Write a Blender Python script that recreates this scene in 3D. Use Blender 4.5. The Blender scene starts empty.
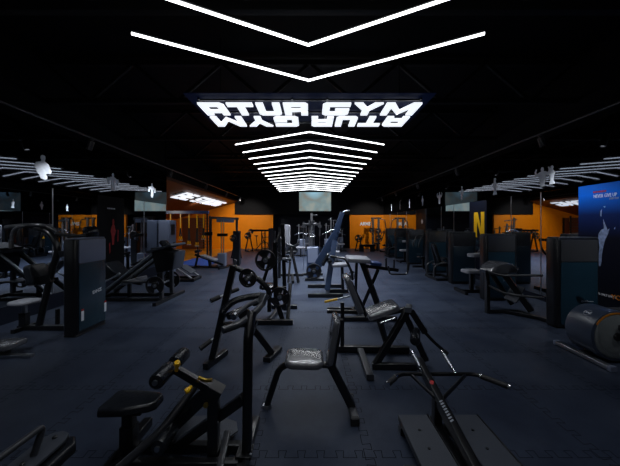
import bpy, math, random
from mathutils import Vector as V, Matrix
random.seed(5)
SC = bpy.context.scene
COL = SC.collection
PI = math.pi
R = math.radians
CAMZ, F, VX, VY = 1.7, 283.0, 311.0, 225.0

def at(px, py, D):
    """point of the room seen at a pixel of the photograph, D metres down the hall"""
    return V(((px - VX) / F * D, D, CAMZ - (py - VY) / F * D))

# ------------------------------------------------------------------ mesh builder
def rrect(w, h, r, seg=4):
    r = min(r, w * .499, h * .499)
    o = []
    for cx, cy, a in ((w/2-r, h/2-r, 0), (-w/2+r, h/2-r, 90), (-w/2+r, -h/2+r, 180), (w/2-r, -h/2+r, 270)):
        for i in range(seg + 1):
            t = R(a + 90 * i / seg)
            o.append((cx + r * math.cos(t), cy + r * math.sin(t)))
    return o

def inset(o, d):
    n = len(o); res = []
    area = sum(o[i][0]*o[(i+1) % n][1] - o[(i+1) % n][0]*o[i][1] for i in range(n))
    s = 1 if area > 0 else -1
    for i in range(n):
        p, c, q = o[i-1], o[i], o[(i+1) % n]
        e1 = V((c[0]-p[0], c[1]-p[1])); e2 = V((q[0]-c[0], q[1]-c[1]))
        if e1.length < 1e-9 or e2.length < 1e-9:
            res.append(c); continue
        n1 = V((-e1.y, e1.x)).normalized(); n2 = V((-e2.y, e2.x)).normalized()
        m = n1 + n2
        k = m.length
        m = n1 if k < 1e-6 else m / k
        dd = d / max(.5, m.dot(n1))
        res.append((c[0] + s*m.x*dd, c[1] + s*m.y*dd))
    return res

class MB:
    def __init__(self):
        self.v = []; self.f = []; self.mi = []
        self.cur = 0; self.soft = False
    def add(self, vs, fs):
        b = len(self.v)
        self.v += [tuple(x) for x in vs]
        self.f += [tuple(b + i for i in f) for f in fs]
        self.mi += [self.cur] * len(fs)
        return self
    def loft(self, rings, cap=True, closed=False):
        n = len(rings[0]); vs = [p for r in rings for p in r]; fs = []
        m = len(rings)
        for k in range(m if closed else m - 1):
            a, b = k * n, ((k + 1) % m) * n
            for i in range(n):
                j = (i + 1) % n
                fs.append((a + i, a + j, b + j, b + i))
        if cap and not closed:
            fs.append(tuple(range(n - 1, -1, -1))); fs.append(tuple((m - 1) * n + i for i in range(n)))
        return self.add(vs, fs)
    def box(self, lo, hi, ch=0.0):
        lo = V(lo); hi = V(hi)
        c = (lo + hi) / 2; s = hi - lo
        return self.extr(rrect(s.x, s.y, max(ch, .0005), 1), (c.x, c.y, lo.z), (1, 0, 0), (0, 1, 0), s.z, ch, 1)
    def extr(self, o, O, U, W, t, bev=0.0, st=3):
        """outline o in the plane O,U,W thickened by t along U x W"""
        O = V(O); U = V(U).normalized(); W = V(W).normalized(); N = U.cross(W).normalized()
        lay = []
        if bev > 0:
            bev = min(bev, t * .49)
            for i in range(st + 1):
                a = PI / 2 * i / st
                lay.append((bev * (1 - math.sin(a)), bev * (1 - math.cos(a))))
            lay += [(d, t - h) for d, h in reversed(lay)]
        else:
            lay = [(0, 0), (0, t)]
        rings = []
        for d, h in lay:
            oo = inset(o, d) if d > 1e-7 else o
            rings.append([O + U * x + W * y + N * h for x, y in oo])
        return self.loft(rings)
    def bar(self, p, q, w=.06, h=None, ch=.006, up=None):
        p = V(p); q = V(q); h = h or w; self.soft = True
        d = (q - p).normalized()
        u = V(up) if up else (V((0, 0, 1)) if abs(d.z) < .95 else V((0, 1, 0)))
        s = d.cross(u).normalized(); u = s.cross(d).normalized()
        a, b, c = w / 2, h / 2, min(ch, w * .3, h * .3)
        o = [(a, b-c), (a-c, b), (-a+c, b), (-a, b-c), (-a, -b+c), (-a+c, -b), (a-c, -b), (a, -b+c)]
        return self.loft([[p + s*x + u*y for x, y in o], [q + s*x + u*y for x, y in o]])
    def tube(self, pts, r=.018, seg=10, fil=.08, cap=True):
        pts = [V(p) for p in pts]
        path = [pts[0]]
        for i in range(1, len(pts) - 1):
            a, b, c = pts[i-1], pts[i], pts[i+1]
            f = min(fil, (a-b).length * .48, (c-b).length * .48)
            p0 = b + (a-b).normalized() * f; p1 = b + (c-b).normalized() * f
            for k in range(6):
                t = k / 5
                path.append(p0*(1-t)**2 + b*2*t*(1-t) + p1*t*t)
        path.append(pts[-1])
        rings = []; n = None
        for i, p in enumerate(path):
            d = (path[min(i+1, len(path)-1)] - path[max(i-1, 0)]).normalized()
            if n is None:
                n = d.orthogonal().normalized()
            else:
                n = (n - d * n.dot(d))
                n = n.normalized() if n.length > 1e-6 else d.orthogonal().normalized()
            b = d.cross(n)
            rr = r[min(i, len(r)-1)] if isinstance(r, (list, tuple)) else r
            rings.append([p + n*math.cos(2*PI*k/seg)*rr + b*math.sin(2*PI*k/seg)*rr for k in range(seg)])
        return self.loft(rings, cap)
    def cyl(self, p, q, r, seg=16):
        return self.tube([p, q], r, seg)
    def lathe(self, prof, O, axis, seg=28, a0=0, a1=2*PI):
        O = V(O); A = V(axis).normalized(); n = A.orthogonal().normalized(); b = A.cross(n)
        full = abs(a1 - a0 - 2*PI) < 1e-6
        cnt = seg if full else seg + 1
        rings = []
        for k in range(cnt):
            t = a0 + (a1 - a0) * k / seg
            e = n*math.cos(t) + b*math.sin(t)
            rings.append([O + e*r + A*z for r, z in prof])
        return self.loft(rings, cap=not full, closed=full)
    def pad(self, c, U, W, w, h, t, r=.05, bev=.02):
        """cushion centred at c: w along U, h along W, thickness t upward (U x W)"""
        U = V(U).normalized(); W = V(W).normalized()
        W = (W - U * U.dot(W)).normalized(); N = U.cross(W)
        return self.extr(rrect(w, h, r), V(c) - N * t / 2, U, W, t, bev)
    def roller(self, p, q, r):
        p = V(p); q = V(q); A = q - p; L = A.length
        b = min(.018, r * .4)
        return self.lathe([(.001, 0), (r-b, 0), (r-b*.3, b*.3), (r, b), (r, L-b), (r-b*.3, L-b*.3), (r-b, L), (.001, L)], p, A, 20)
    def mesh(self, name, off=V((0, 0, 0)), ang=38):
        me = bpy.data.meshes.new(name)
        me.from_pydata([(x - off.x, y - off.y, z - off.z) for x, y, z in self.v], [], self.f)
        for p, m in zip(me.polygons, self.mi):
            p.material_index = m
        me.shade_smooth(); me.set_sharp_from_angle(angle=R(50 if self.soft else ang)); me.update()
        return me

def root_off(o):
    off = V((0, 0, 0))
    while o:
        off += o.location; o = o.parent
    return off

def part(name, mb, mat, parent=None, label=None, kind=None):
    off = root_off(parent) if parent else V((0, 0, 0))
    me = mb.mesh(name, off)
    for m in (mat if isinstance(mat, (list, tuple)) else [mat]):
        me.materials.append(m)
    o = bpy.data.objects.new(name, me); COL.objects.link(o)
    o.parent = parent
    if mb.soft: o.modifiers.new('weighted_normal', 'WEIGHTED_NORMAL').keep_sharp = True
    if label: o['label'] = label
    if kind: o['kind'] = kind
    return o

def struct(name, mb, mat):
    return part(name, mb, mat, None, None, 'structure')

def tag(o, label, cat, group=None):
    o['label'] = label; o['category'] = cat
    if group: o['group'] = group
    return o

def thing(name, label, cat, loc=(0, 0, 0), group=None):
    o = bpy.data.objects.new(name, None); COL.objects.link(o)
    o.empty_display_size = .1
    o.location = loc
    return tag(o, label, cat, group)

def solo(name, mb, mat, label, cat, loc, group=None):
    off = V(loc)
    me = mb.mesh(name, off)
    me.materials.append(mat)
    o = bpy.data.objects.new(name, me); COL.objects.link(o); o.location = off
    return tag(o, label, cat, group)

def dup(root, loc, rotz=0, label=None, group=None):
    r = root.copy(); COL.objects.link(r); r.location = loc; r.rotation_euler = (0, 0, rotz)
    if label: r['label'] = label
    if group: r['group'] = group
    for ch in list(root.children):
        c = ch.copy(); COL.objects.link(c); c.parent = r
        for g in list(ch.children):
            d = g.copy(); COL.objects.link(d); d.parent = c
    return r

# ------------------------------------------------------------------ materials
def mat(name, col, rough=.5, metal=0.0, spec=.5, emit=None, es=0.0, coat=0.0, bump=0.0, bscale=60.0, var=0.0, vscale=4.0):
    m = bpy.data.materials.new(name); m.use_nodes = True
    nt = m.node_tree; b = nt.nodes['Principled BSDF']
    b.inputs['Base Color'].default_value = (*col, 1)
    b.inputs['Roughness'].default_value = rough
    b.inputs['Metallic'].default_value = metal
    b.inputs['Specular IOR Level'].default_value = spec
    b.inputs['Coat Weight'].default_value = coat; b.inputs['Coat Roughness'].default_value = .08
    if emit:
        b.inputs['Emission Color'].default_value = (*emit, 1)
        b.inputs['Emission Strength'].default_value = es
    tc = nt.nodes.new('ShaderNodeTexCoord')
    nz = nt.nodes.new('ShaderNodeTexNoise'); nz.inputs['Scale'].default_value = bscale; nz.inputs['Detail'].default_value = 3
    nt.links.new(tc.outputs['Object'], nz.inputs['Vector'])
    if bump > 0:
        bp = nt.nodes.new('ShaderNodeBump'); bp.inputs['Strength'].default_value = bump; bp.inputs['Distance'].default_value = .01
        nt.links.new(nz.outputs['Fac'], bp.inputs['Height']); nt.links.new(bp.outputs['Normal'], b.inputs['Normal'])
    if var > 0:
        n2 = nt.nodes.new('ShaderNodeTexNoise'); n2.inputs['Scale'].default_value = vscale; n2.inputs['Detail'].default_value = 4
        nt.links.new(tc.outputs['Object'], n2.inputs['Vector'])
        mx = nt.nodes.new('ShaderNodeMix'); mx.data_type = 'RGBA'
        mx.inputs['A'].default_value = (*[c * (1 - var) for c in col], 1)
        mx.inputs['B'].default_value = (*[min(1, c * (1 + var)) for c in col], 1)
        nt.links.new(n2.outputs['Fac'], mx.inputs['Factor'])
        nt.links.new(mx.outputs['Result'], b.inputs['Base Color'])
    return m

M = {}
M['frame'] = mat('black_powder_coat', (.0045, .005, .0065), .34, spec=.35, coat=.6, bump=.01, bscale=300)
M['blue'] = mat('slate_blue_powder_coat', (.030, .052, .11), .26, spec=.7, bump=.01, bscale=300)
M['grey'] = mat('dark_grey_powder_coat', (.03, .032, .038), .28, spec=.7, bump=.01, bscale=300)
M['deck'] = mat('textured_steel_plate', (.045, .052, .068), .5, spec=.4, bump=.15, bscale=180, var=.2)
M['chrome'] = mat('chrome', (.72, .74, .78), .22, 1.0)
M['steel'] = mat('brushed_steel', (.4, .42, .46), .35, 1.0, bump=.03, bscale=200)
M['grip'] = mat('rubber_grip', (.012, .012, .014), .6, bump=.2, bscale=250)
M['vinyl'] = mat('black_vinyl', (.010, .012, .016), .24, spec=.6, bump=.05, bscale=90)
M['greyvinyl'] = mat('grey_vinyl', (.26, .27, .31), .4, bump=.08, bscale=90)
M['wrap'] = mat('plastic_wrapped_vinyl', (.10, .105, .12), .14, spec=1.0, coat=.8, bump=.08, bscale=5)
M['bluevinyl'] = mat('blue_vinyl', (.02, .05, .16), .35, bump=.08, bscale=90)
M['shroud'] = mat('smoked_panel', (.012, .036, .058), .24, spec=.6, bump=.01, var=.25, vscale=2)
M['cap'] = mat('tower_cap_panel', (.05, .052, .058), .3, spec=.5, bump=.02, bscale=150)
M['truss'] = mat('black_truss_paint', (.004, .0042, .005), .6, spec=.2)
M['trim'] = mat('tower_frame', (.008, .009, .012), .3, spec=.6, bump=.01)
M['plate'] = mat('black_iron_plate', (.012, .012, .014), .28, spec=.6, bump=.05, bscale=200)
M['yellow'] = mat('yellow_plastic', (.95, .53, .01), .3, bump=.02)
M['brass'] = mat('brass_knob', (.65, .42, .08), .3, 1.0, bump=.02)
M['orangeplastic'] = mat('orange_plastic', (.75, .26, .01), .4, bump=.02)
M['white'] = mat('white_print', (.75, .78, .85), .5, bump=.02)
M['dimwhite'] = mat('pale_print', (.32, .34, .40), .5, bump=.02)
M['teal'] = mat('dark_teal_print', (.03, .07, .10), .5, bump=.02)
M['decal'] = mat('white_vinyl_decal', (.74, .78, .92), .5, bump=.05, var=.22, vscale=14)
M['red'] = mat('red_print', (.35, .01, .012), .5, bump=.02, var=.6, vscale=12)
M['orange'] = mat('orange_wall_paint', (.72, .21, .001), .55, spec=.15, bump=.04, bscale=120, var=.08)
M['orangefloor'] = mat('ochre_floor', (.55, .20, .012), .32, spec=.3, bump=.05, bscale=80, var=.12)
M['navy'] = mat('navy_wall_paint', (.003, .0055, .016), .5, spec=.2, bump=.04, bscale=120, var=.15)
M['black'] = mat('black_wall_paint', (.0025, .0028, .0045), .7, spec=.15, bump=.04, bscale=120, var=.2)
M['soffit'] = mat('brown_soffit_panel', (.13, .035, .008), .5, bump=.04, var=.2)
M['plinth'] = mat('dark_blue_plinth', (.010, .014, .028), .4, bump=.03, var=.15)
M['pale'] = mat('pale_grey_panel', (.42, .42, .40), .6, bump=.03, var=.1)
M['cabinet'] = mat('grey_cabinet_enamel', (.17, .20, .29), .4, bump=.02, var=.08)
M['header'] = mat('black_glass_panel', (.06, .068, .085), .03, 1.0, bump=.0)
M['mirror'] = mat('mirror_glass', (.56, .60, .65), .01, 1.0, bump=.0)
M['bluemat'] = mat('blue_turf', (.02, .085, .42), .7, bump=.5, bscale=300, var=.2)
M['tube'] = mat('white_light_tube', (.9, .9, .9), .5, emit=(.95, .97, 1.0), es=3.6)
M['sign'] = mat('backlit_sign_white', (.9, .9, .95), .5, emit=(.88, .93, 1.0), es=.84)
M['signhalo'] = mat('painted_sign_halo', (.004, .006, .02), .6, spec=.1, emit=(.06, .22, 1.0), es=.005)  # faint emission painting the blue halo around the ceiling sign
M['lampface'] = mat('lamp_face', (.9, .9, .9), .5, emit=(1, .97, .92), es=2.2)
M['drum'] = mat('dark_gloss_plastic', (.045, .062, .10), .28, spec=.7, bump=.01)
M['drumface'] = mat('grey_drum_face', (.20, .22, .225), .36, bump=.02)

def floor_mat():
    m = mat('black_rubber_floor', (.014, .017, .026), .5, spec=.14)
    nt = m.node_tree; b = nt.nodes['Principled BSDF']
    tc = nt.nodes.new('ShaderNodeTexCoord')
    n = nt.nodes.new('ShaderNodeTexNoise'); n.inputs['Scale'].default_value = 1.3; n.inputs['Detail'].default_value = 7; n.inputs['Roughness'].default_value = .65
    nt.links.new(tc.outputs['Object'], n.inputs['Vector'])
    cr = nt.nodes.new('ShaderNodeValToRGB')
    cr.color_ramp.elements[0].position = .3; cr.color_ramp.elements[0].color = (.017, .0235, .043, 1)
    cr.color_ramp.elements[1].position = .72; cr.color_ramp.elements[1].color = (.044, .056, .084, 1)
    nt.links.new(n.outputs['Fac'], cr.inputs['Fac']); nt.links.new(cr.outputs['Color'], b.inputs['Base Color'])
    mr = nt.nodes.new('ShaderNodeMapRange'); mr.inputs['To Min'].default_value = .36; mr.inputs['To Max'].default_value = .52
    nt.links.new(n.outputs['Fac'], mr.inputs['Value']); nt.links.new(mr.outputs['Result'], b.inputs['Roughness'])
    n2 = nt.nodes.new('ShaderNodeTexNoise'); n2.inputs['Scale'].default_value = 160; n2.inputs['Detail'].default_value = 2
    nt.links.new(tc.outputs['Object'], n2.inputs['Vector'])
    bp = nt.nodes.new('ShaderNodeBump'); bp.inputs['Strength'].default_value = .3; bp.inputs['Distance'].default_value = .004
    nt.links.new(n2.outputs['Fac'], bp.inputs['Height']); nt.links.new(bp.outputs['Normal'], b.inputs['Normal'])
    return m
M['floor'] = floor_mat()
M['seam'] = mat('tile_seam', (.002, .0022, .003), .8, spec=.1)

def poster_mat():
    m = mat('blue_to_black_print', (.01, .02, .06), .5, spec=.15)
    nt = m.node_tree; b = nt.nodes['Principled BSDF']
    tc = nt.nodes.new('ShaderNodeTexCoord'); sp = nt.nodes.new('ShaderNodeSeparateXYZ')
    nt.links.new(tc.outputs['Object'], sp.inputs[0])
    mr = nt.nodes.new('ShaderNodeMapRange'); mr.inputs['From Min'].default_value = 0; mr.inputs['From Max'].default_value = 2.45
    nt.links.new(sp.outputs['Z'], mr.inputs['Value'])
    cr = nt.nodes.new('ShaderNodeValToRGB'); e = cr.color_ramp.elements
    e[0].position = .0; e[0].color = (.001, .0014, .003, 1)
    e[1].position = 1.0; e[1].color = (.004, .04, .18, 1)
    for p, c in ((.55, (.0015, .002, .006, 1)), (.72, (.002, .009, .055, 1)), (.87, (.001, .075, .42, 1))):
        x = e.new(p); x.color = c
    nt.links.new(mr.outputs['Result'], cr.inputs['Fac']); nt.links.new(cr.outputs['Color'], b.inputs['Base Color'])
    nt.links.new(cr.outputs['Color'], b.inputs['Emission Color']); b.inputs['Emission Strength'].default_value = .3
    return m
M['poster'] = poster_mat()

def screen_mat():
    m = mat('projected_picture', (.3, .3, .28), .6)
    nt = m.node_tree; b = nt.nodes['Principled BSDF']
    tc = nt.nodes.new('ShaderNodeTexCoord')
    n = nt.nodes.new('ShaderNodeTexNoise'); n.inputs['Scale'].default_value = 1.7; n.inputs['Detail'].default_value = 2
    nt.links.new(tc.outputs['Object'], n.inputs['Vector'])
    g = nt.nodes.new('ShaderNodeTexGradient'); g.gradient_type = 'SPHERICAL'
    mp = nt.nodes.new('ShaderNodeMapping'); mp.inputs['Location'].default_value = (.05, 0, -.85); mp.inputs['Scale'].default_value = (1.0, 1, 1.1)
    nt.links.new(tc.outputs['Object'], mp.inputs['Vector']); nt.links.new(mp.outputs['Vector'], g.inputs['Vector'])
    cr = nt.nodes.new('ShaderNodeValToRGB'); e = cr.color_ramp.elements
    e[0].position = .36; e[0].color = (.26, .25, .21, 1); e[1].position = .66; e[1].color = (.36, .40, .36, 1)
    x = e.new(.52); x.color = (.22, .33, .35, 1)
    nt.links.new(n.outputs['Fac'], cr.inputs['Fac'])
    c2 = nt.nodes.new('ShaderNodeValToRGB'); e = c2.color_ramp.elements
    e[0].position = .25; e[0].color = (0, 0, 0, 1); e[1].position = .9; e[1].color = (1, 1, 1, 1)
    nt.links.new(g.outputs['Fac'], c2.inputs['Fac'])
    mx = nt.nodes.new('ShaderNodeMix'); mx.data_type = 'RGBA'; mx.inputs['B'].default_value = (.42, .75, .95, 1)
    nt.links.new(c2.outputs['Color'], mx.inputs['Factor']); nt.links.new(cr.outputs['Color'], mx.inputs['A'])
    nt.links.new(mx.outputs['Result'], b.inputs['Emission Color']); b.inputs['Emission Strength'].default_value = .6
    return m
M['screen'] = screen_mat()

def text(s, size, loc, U, W, mt, name, parent=None, sx=1.0, ext=.003, align='LEFT', bold=0.0):
    """mesh lettering: reading direction U, letter-up W"""
    cu = bpy.data.curves.new(name, 'FONT'); cu.body = s; cu.size = size; cu.extrude = ext
    cu.offset = bold; cu.align_x = align; cu.resolution_u = 2
    tmp = bpy.data.objects.new('tmp', cu); COL.objects.link(tmp)
    bpy.context.view_layer.update()
    me = bpy.data.meshes.new_from_object(tmp.evaluated_get(bpy.context.evaluated_depsgraph_get()))
    bpy.data.objects.remove(tmp); bpy.data.curves.remove(cu)
    U = V(U).normalized(); W = V(W).normalized(); N = U.cross(W)
    off = root_off(parent) if parent else V((0, 0, 0))
    for v in me.vertices:
        v.co = V(loc) + U * v.co.x * sx + W * v.co.y + N * v.co.z - off
    me.name = name
    me.materials.clear(); me.materials.append(mt)
    o = bpy.data.objects.new(name, me); COL.objects.link(o); o.parent = parent
    return o

# ------------------------------------------------------------------ camera, world, render look
cd = bpy.data.cameras.new('camera'); cam = bpy.data.objects.new('camera', cd); COL.objects.link(cam)
cam.location = (0, 0, CAMZ); cam.rotation_euler = (PI/2, 0, 0)
cd.sensor_width = 36; cd.lens = F / 620 * 36; cd.shift_x = -1/620; cd.shift_y = -8/620; cd.clip_start = .05
SC.camera = cam
w = bpy.data.worlds.new('world'); SC.world = w; w.use_nodes = True
w.node_tree.nodes['Background'].inputs['Color'].default_value = (.01, .012, .02, 1)
w.node_tree.nodes['Background'].inputs['Strength'].default_value = .1
SC.view_settings.view_transform = 'Standard'; SC.view_settings.look = 'None'
SC.view_settings.gamma = 1; SC.view_settings.use_curve_mapping = False
SC.view_settings.exposure = 0.3

# ------------------------------------------------------------------ the setting
WL, WR, BACK, FRONT, CEIL = -5.25, 5.2, 20.3, -9.0, 5.0
HB, HT = 2.445, 3.6            # header panel over the mirrors
RY, RX = 10.25, -9.6           # recess on the left: starts at RY, side wall at RX

def build_floor():
    mb = MB()
    mb.box((WL, FRONT, -.1), (WR, BACK, 0))
    mb.cur = 1
    T = .858; Hh = .0012; wd = .0022
    def jig(k, along_x, lo, hi):
        """dovetailed seam polyline laid as a thin flush strip"""
        n = 6; p = T / n; A = .032
        pts = []
        x = lo
        while x < hi - 1e-6:
            for fx, a in ((.0, -1), (.20, -1), (.14, 1), (.56, 1), (.50, -1)):
                # teeth a little wider at their head than at the neck
                pts.append((x + p * (fx + .15), a * A))
            x += p
        for (a0, b0), (a1, b1) in zip(pts, pts[1:]):
            if along_x: p0, p1 = V((a0, k + b0, Hh)), V((a1, k + b1, Hh))
            else: p0, p1 = V((k + b0, a0, Hh)), V((k + b1, a1, Hh))
            d = (p1 - p0); s = V((-d.y, d.x, 0)).normalized() * wd; e = d.normalized() * wd * .8
            mb.add([p0 - e - s, p1 + e - s, p1 + e + s, p0 - e + s], [(0, 1, 2, 3)])
    for i in range(-6, 7):
        k = -.429 + i * T
        if WL + .1 < k < WR - .1: jig(k, False, 1.24, 1.24 + T * (11 if abs(k) < 3 else 9))
    for j in range(12):
        y = 1.24 + j * T
        jig(y, True, -.429 - 5 * T, -.429 + 6 * T)
    return struct('floor', mb, [M['floor'], M['seam']])
build_floor()
mb = MB(); mb.box((RX, RY, -.1), (WL, BACK, 0)); struct('floor_recess', mb, M['orangefloor'])
mb = MB(); mb.box((RX - .2, FRONT - .2, CEIL), (WR + .2, BACK + .2, CEIL + .1)); struct('ceiling', mb, M['black'])

# left wall: plinth, mirrors, header, black picture panel
mb = MB(); mb.box((WL - .2, FRONT, 0), (WL - .02, RY, CEIL)); struct('wall_left', mb, M['black'])
mb = MB(); mb.box((WL - .02, FRONT, 0), (WL + .012, RY, .30)); struct('baseboard_left', mb, M['plinth'])
mb = MB(); mb.box((WL - .02, FRONT, HB), (WL + .02, RY, HT)); struct('trim_1', mb, M['header'])
def mirror(name, x, s, ys, z0=.302, z1=HB - .002):
    for a, b in zip(ys, ys[1:]):
        m_ = MB(); m_.box((min(x, x - s*.02), a + .004, z0), (max(x, x - s*.02), b - .004, z1)); struct(name, m_, M['mirror'])
    m_ = MB()
    for y in ys[1:-1]:
        m_.box((min(x, x + s*.006), y - .009, z0), (max(x, x + s*.006), y + .009, z1))
    if len(ys) > 2:
        struct('trim_2', m_, M['steel'])
mirror('wall_left_mirror', WL, 1, [-1.9, .3, 2.5, 3.7, 4.7, 5.75, 6.94])
mirror('wall_left_mirror', WL, 1, [7.95, 8.9, RY])

# right wall
mb = MB(); mb.box((WR + .02, FRONT, 0), (WR + .2, BACK, CEIL)); struct('wall_right', mb, M['black'])
mb = MB(); mb.box((WR - .012, FRONT, 0), (WR + .02, BACK, .12)); struct('baseboard_right', mb, M['plinth'])
mb = MB(); mb.box((WR - .02, FRONT, HB), (WR + .02, BACK, HT)); struct('trim_4', mb, M['header'])
mirror('wall_right_mirror', WR, -1, [5.50, 6.4, 7.35, 8.36], .122)
mirror('wall_right_mirror', WR, -1, [9.28, 10.3, 11.3, 12.75], .122)
mirror('wall_right_mirror', WR, -1, [13.95, 15.4, 17.0, 18.6, BACK], .122)
mb = MB(); mb.box((WR, FRONT, .122), (WR + .02, 3.2, HB - .002)); struct('wall_right_panel', mb, M['black'])

# front (behind the camera), back, recess
mb = MB(); mb.box((WL - .2, FRONT - .2, 0), (WR + .2, FRONT, CEIL)); struct('wall_front', mb, M['black'])
mb = MB(); mb.box((RX - .2, BACK, 0), (-2.72, BACK + .2, 2.445)); struct('wall_back_left', mb, M['orange'])
mb = MB(); mb.box((RX - .2, BACK, 2.45), (-5.45, BACK + .2, CEIL)); struct('wall_back_left_upper', mb, M['orange'])
mb = MB(); mb.box((-5.44, BACK - .12, 2.45), (WR, BACK + .2, CEIL)); struct('wall_back_upper', mb, M['black'])
mb = MB(); mb.box((2.78, BACK, 0), (WR + .2, BACK + .2, 2.445)); struct('wall_back_right', mb, M['orange'])
mb = MB(); mb.box((-2.72, BACK + .9, 0), (2.78, BACK + 1.1, 2.6)); struct('wall_back_niche', mb, M['navy'])
mb = MB(); mb.box((-2.72, BACK, -.1), (2.78, BACK + .9, 0)); struct('floor_niche', mb, M['floor'])
mb = MB(); mb.box((-2.9, BACK + .2, 0), (-2.72, BACK + 1.1, 2.6)); mb.box((2.78, BACK + .2, 0), (2.96, BACK + 1.1, 2.6)); struct('wall_back_niche_side', mb, M['navy'])
mb = MB(); mb.box((-2.72, BACK + .2, 2.5), (2.78, BACK + .9, 2.6)); struct('ceiling_niche', mb, M['navy'])
mb = MB(); mb.box((RX - .2, RY, 0), (RX, BACK, CEIL)); struct('wall_recess', mb, M['orange'])
mb = MB(); mb.box((RX, RY - .2, 0), (WL - .2, RY, CEIL)); struct('wall_recess_front', mb, M['orange'])
# sloping soffit of the recess
SA, SB_ = 3.35, .28
def soff(x): return SA + SB_ * (x - WL)
mb = MB()
mb.loft([[V((RX, RY, soff(RX))), V((WL, RY, soff(WL))), V((WL, RY, soff(WL) + .12)), V((RX, RY, soff(RX) + .12))],
         [V((RX, BACK, soff(RX))), V((WL, BACK, soff(WL))), V((WL, BACK, soff(WL) + .12)), V((RX, BACK, soff(RX) + .12))]])
struct('ceiling_recess', mb, M['soffit'])
mb = MB(); mb.box((WL - .06, RY, soff(WL) + .12), (WL, BACK, CEIL)); struct('wall_recess_upper', mb, M['black'])

# black roof trusses
for i, y in enumerate((3.2, 5.6, 8.0, 10.4, 12.8, 15.2, 17.6)):
    mb = MB()
    mb.bar((WL, y, 4.15), (WR, y, 4.15), .1)
    mb.bar((WL, y, 4.9), (WR, y, 4.9), .1)
    n = 12
    for k in range(n):
        x0 = WL + (WR - WL) * k / n; x1 = WL + (WR - WL) * (k + 1) / n
        mb.bar((x0, y, 4.15 if k % 2 else 4.9), (x1, y, 4.9 if k % 2 else 4.15), .06)
    struct('beam_%d' % (i + 1), mb, M['truss'])

# ------------------------------------------------------------------ lights of the ceiling
LZ, CW, CD_, SP = 3.64, 1.79, .93, .747
LED_W = 16.0
def ledbar(p, q, k=1.0):
    """the downward throw of one light tube: a louvred strip lamp lying along its underside"""
    l = bpy.data.lights.new('led_strip', 'AREA'); l.shape = 'RECTANGLE'; d = q - p
    l.size = d.length; l.size_y = .028; l.energy = LED_W * k; l.spread = R(112); l.color = (.88, .93, 1.0)
    o = bpy.data.objects.new('led_strip', l); COL.objects.link(o); o.location = (p + q) / 2
    o.rotation_euler = (0, 0, math.atan2(d.y, d.x))
def chevron(ytip, away, label):
    """two light tubes meeting in a point; away: the point is the far end"""
    o = thing('chevron_light', label, 'light', (-.03, ytip, LZ), 'chevron light tubes under the ceiling')
    ye = ytip - CD_ if away else ytip + CD_
    b = MB()
    for s in (-1, 1):
        b.bar((-.03 + s*CW, ye, LZ + .022), (-.03, ytip, LZ + .022), .045, .024)
    part('housing', b, M['frame'], o)
    for s in (-1, 1):
        t = MB(); t.bar((-.03 + s*CW, ye, LZ), (-.03, ytip, LZ), .030, .020); part('light_tube', t, M['tube'], o)
        if ytip > 1.0: ledbar(V((-.03 + s*CW, ye, LZ - .012)), V((-.03, ytip, LZ - .012)), .10 if away else 1.0)
    return o
for k in range(2, 14):  # unseen row of lights, added so that camera-facing surfaces get light
    chevron(3.05 - k*SP, True, 'unseen chevron light added behind the camera to brighten surfaces facing it')
chevron(3.05 - SP, True, 'chevron ceiling light just above the photographer')
chevron(3.05, True, 'nearest chevron light in view, cut off by the top of the photo')
chevron(3.05 + SP, True, 'chevron light pointing away, directly before the white gym sign')
words = ['first', 'second', 'third', 'fourth', 'fifth', 'sixth', 'seventh', 'eighth', 'ninth', 'tenth', 'eleventh', 'twelfth', 'thirteenth', 'last']
for i in range(14):
    chevron(5.90 + i * SP * .985, False, words[i] + ' chevron light behind the white gym sign' + (', nearest the screen' if i == 13 else ', counting from the sign'))

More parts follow.
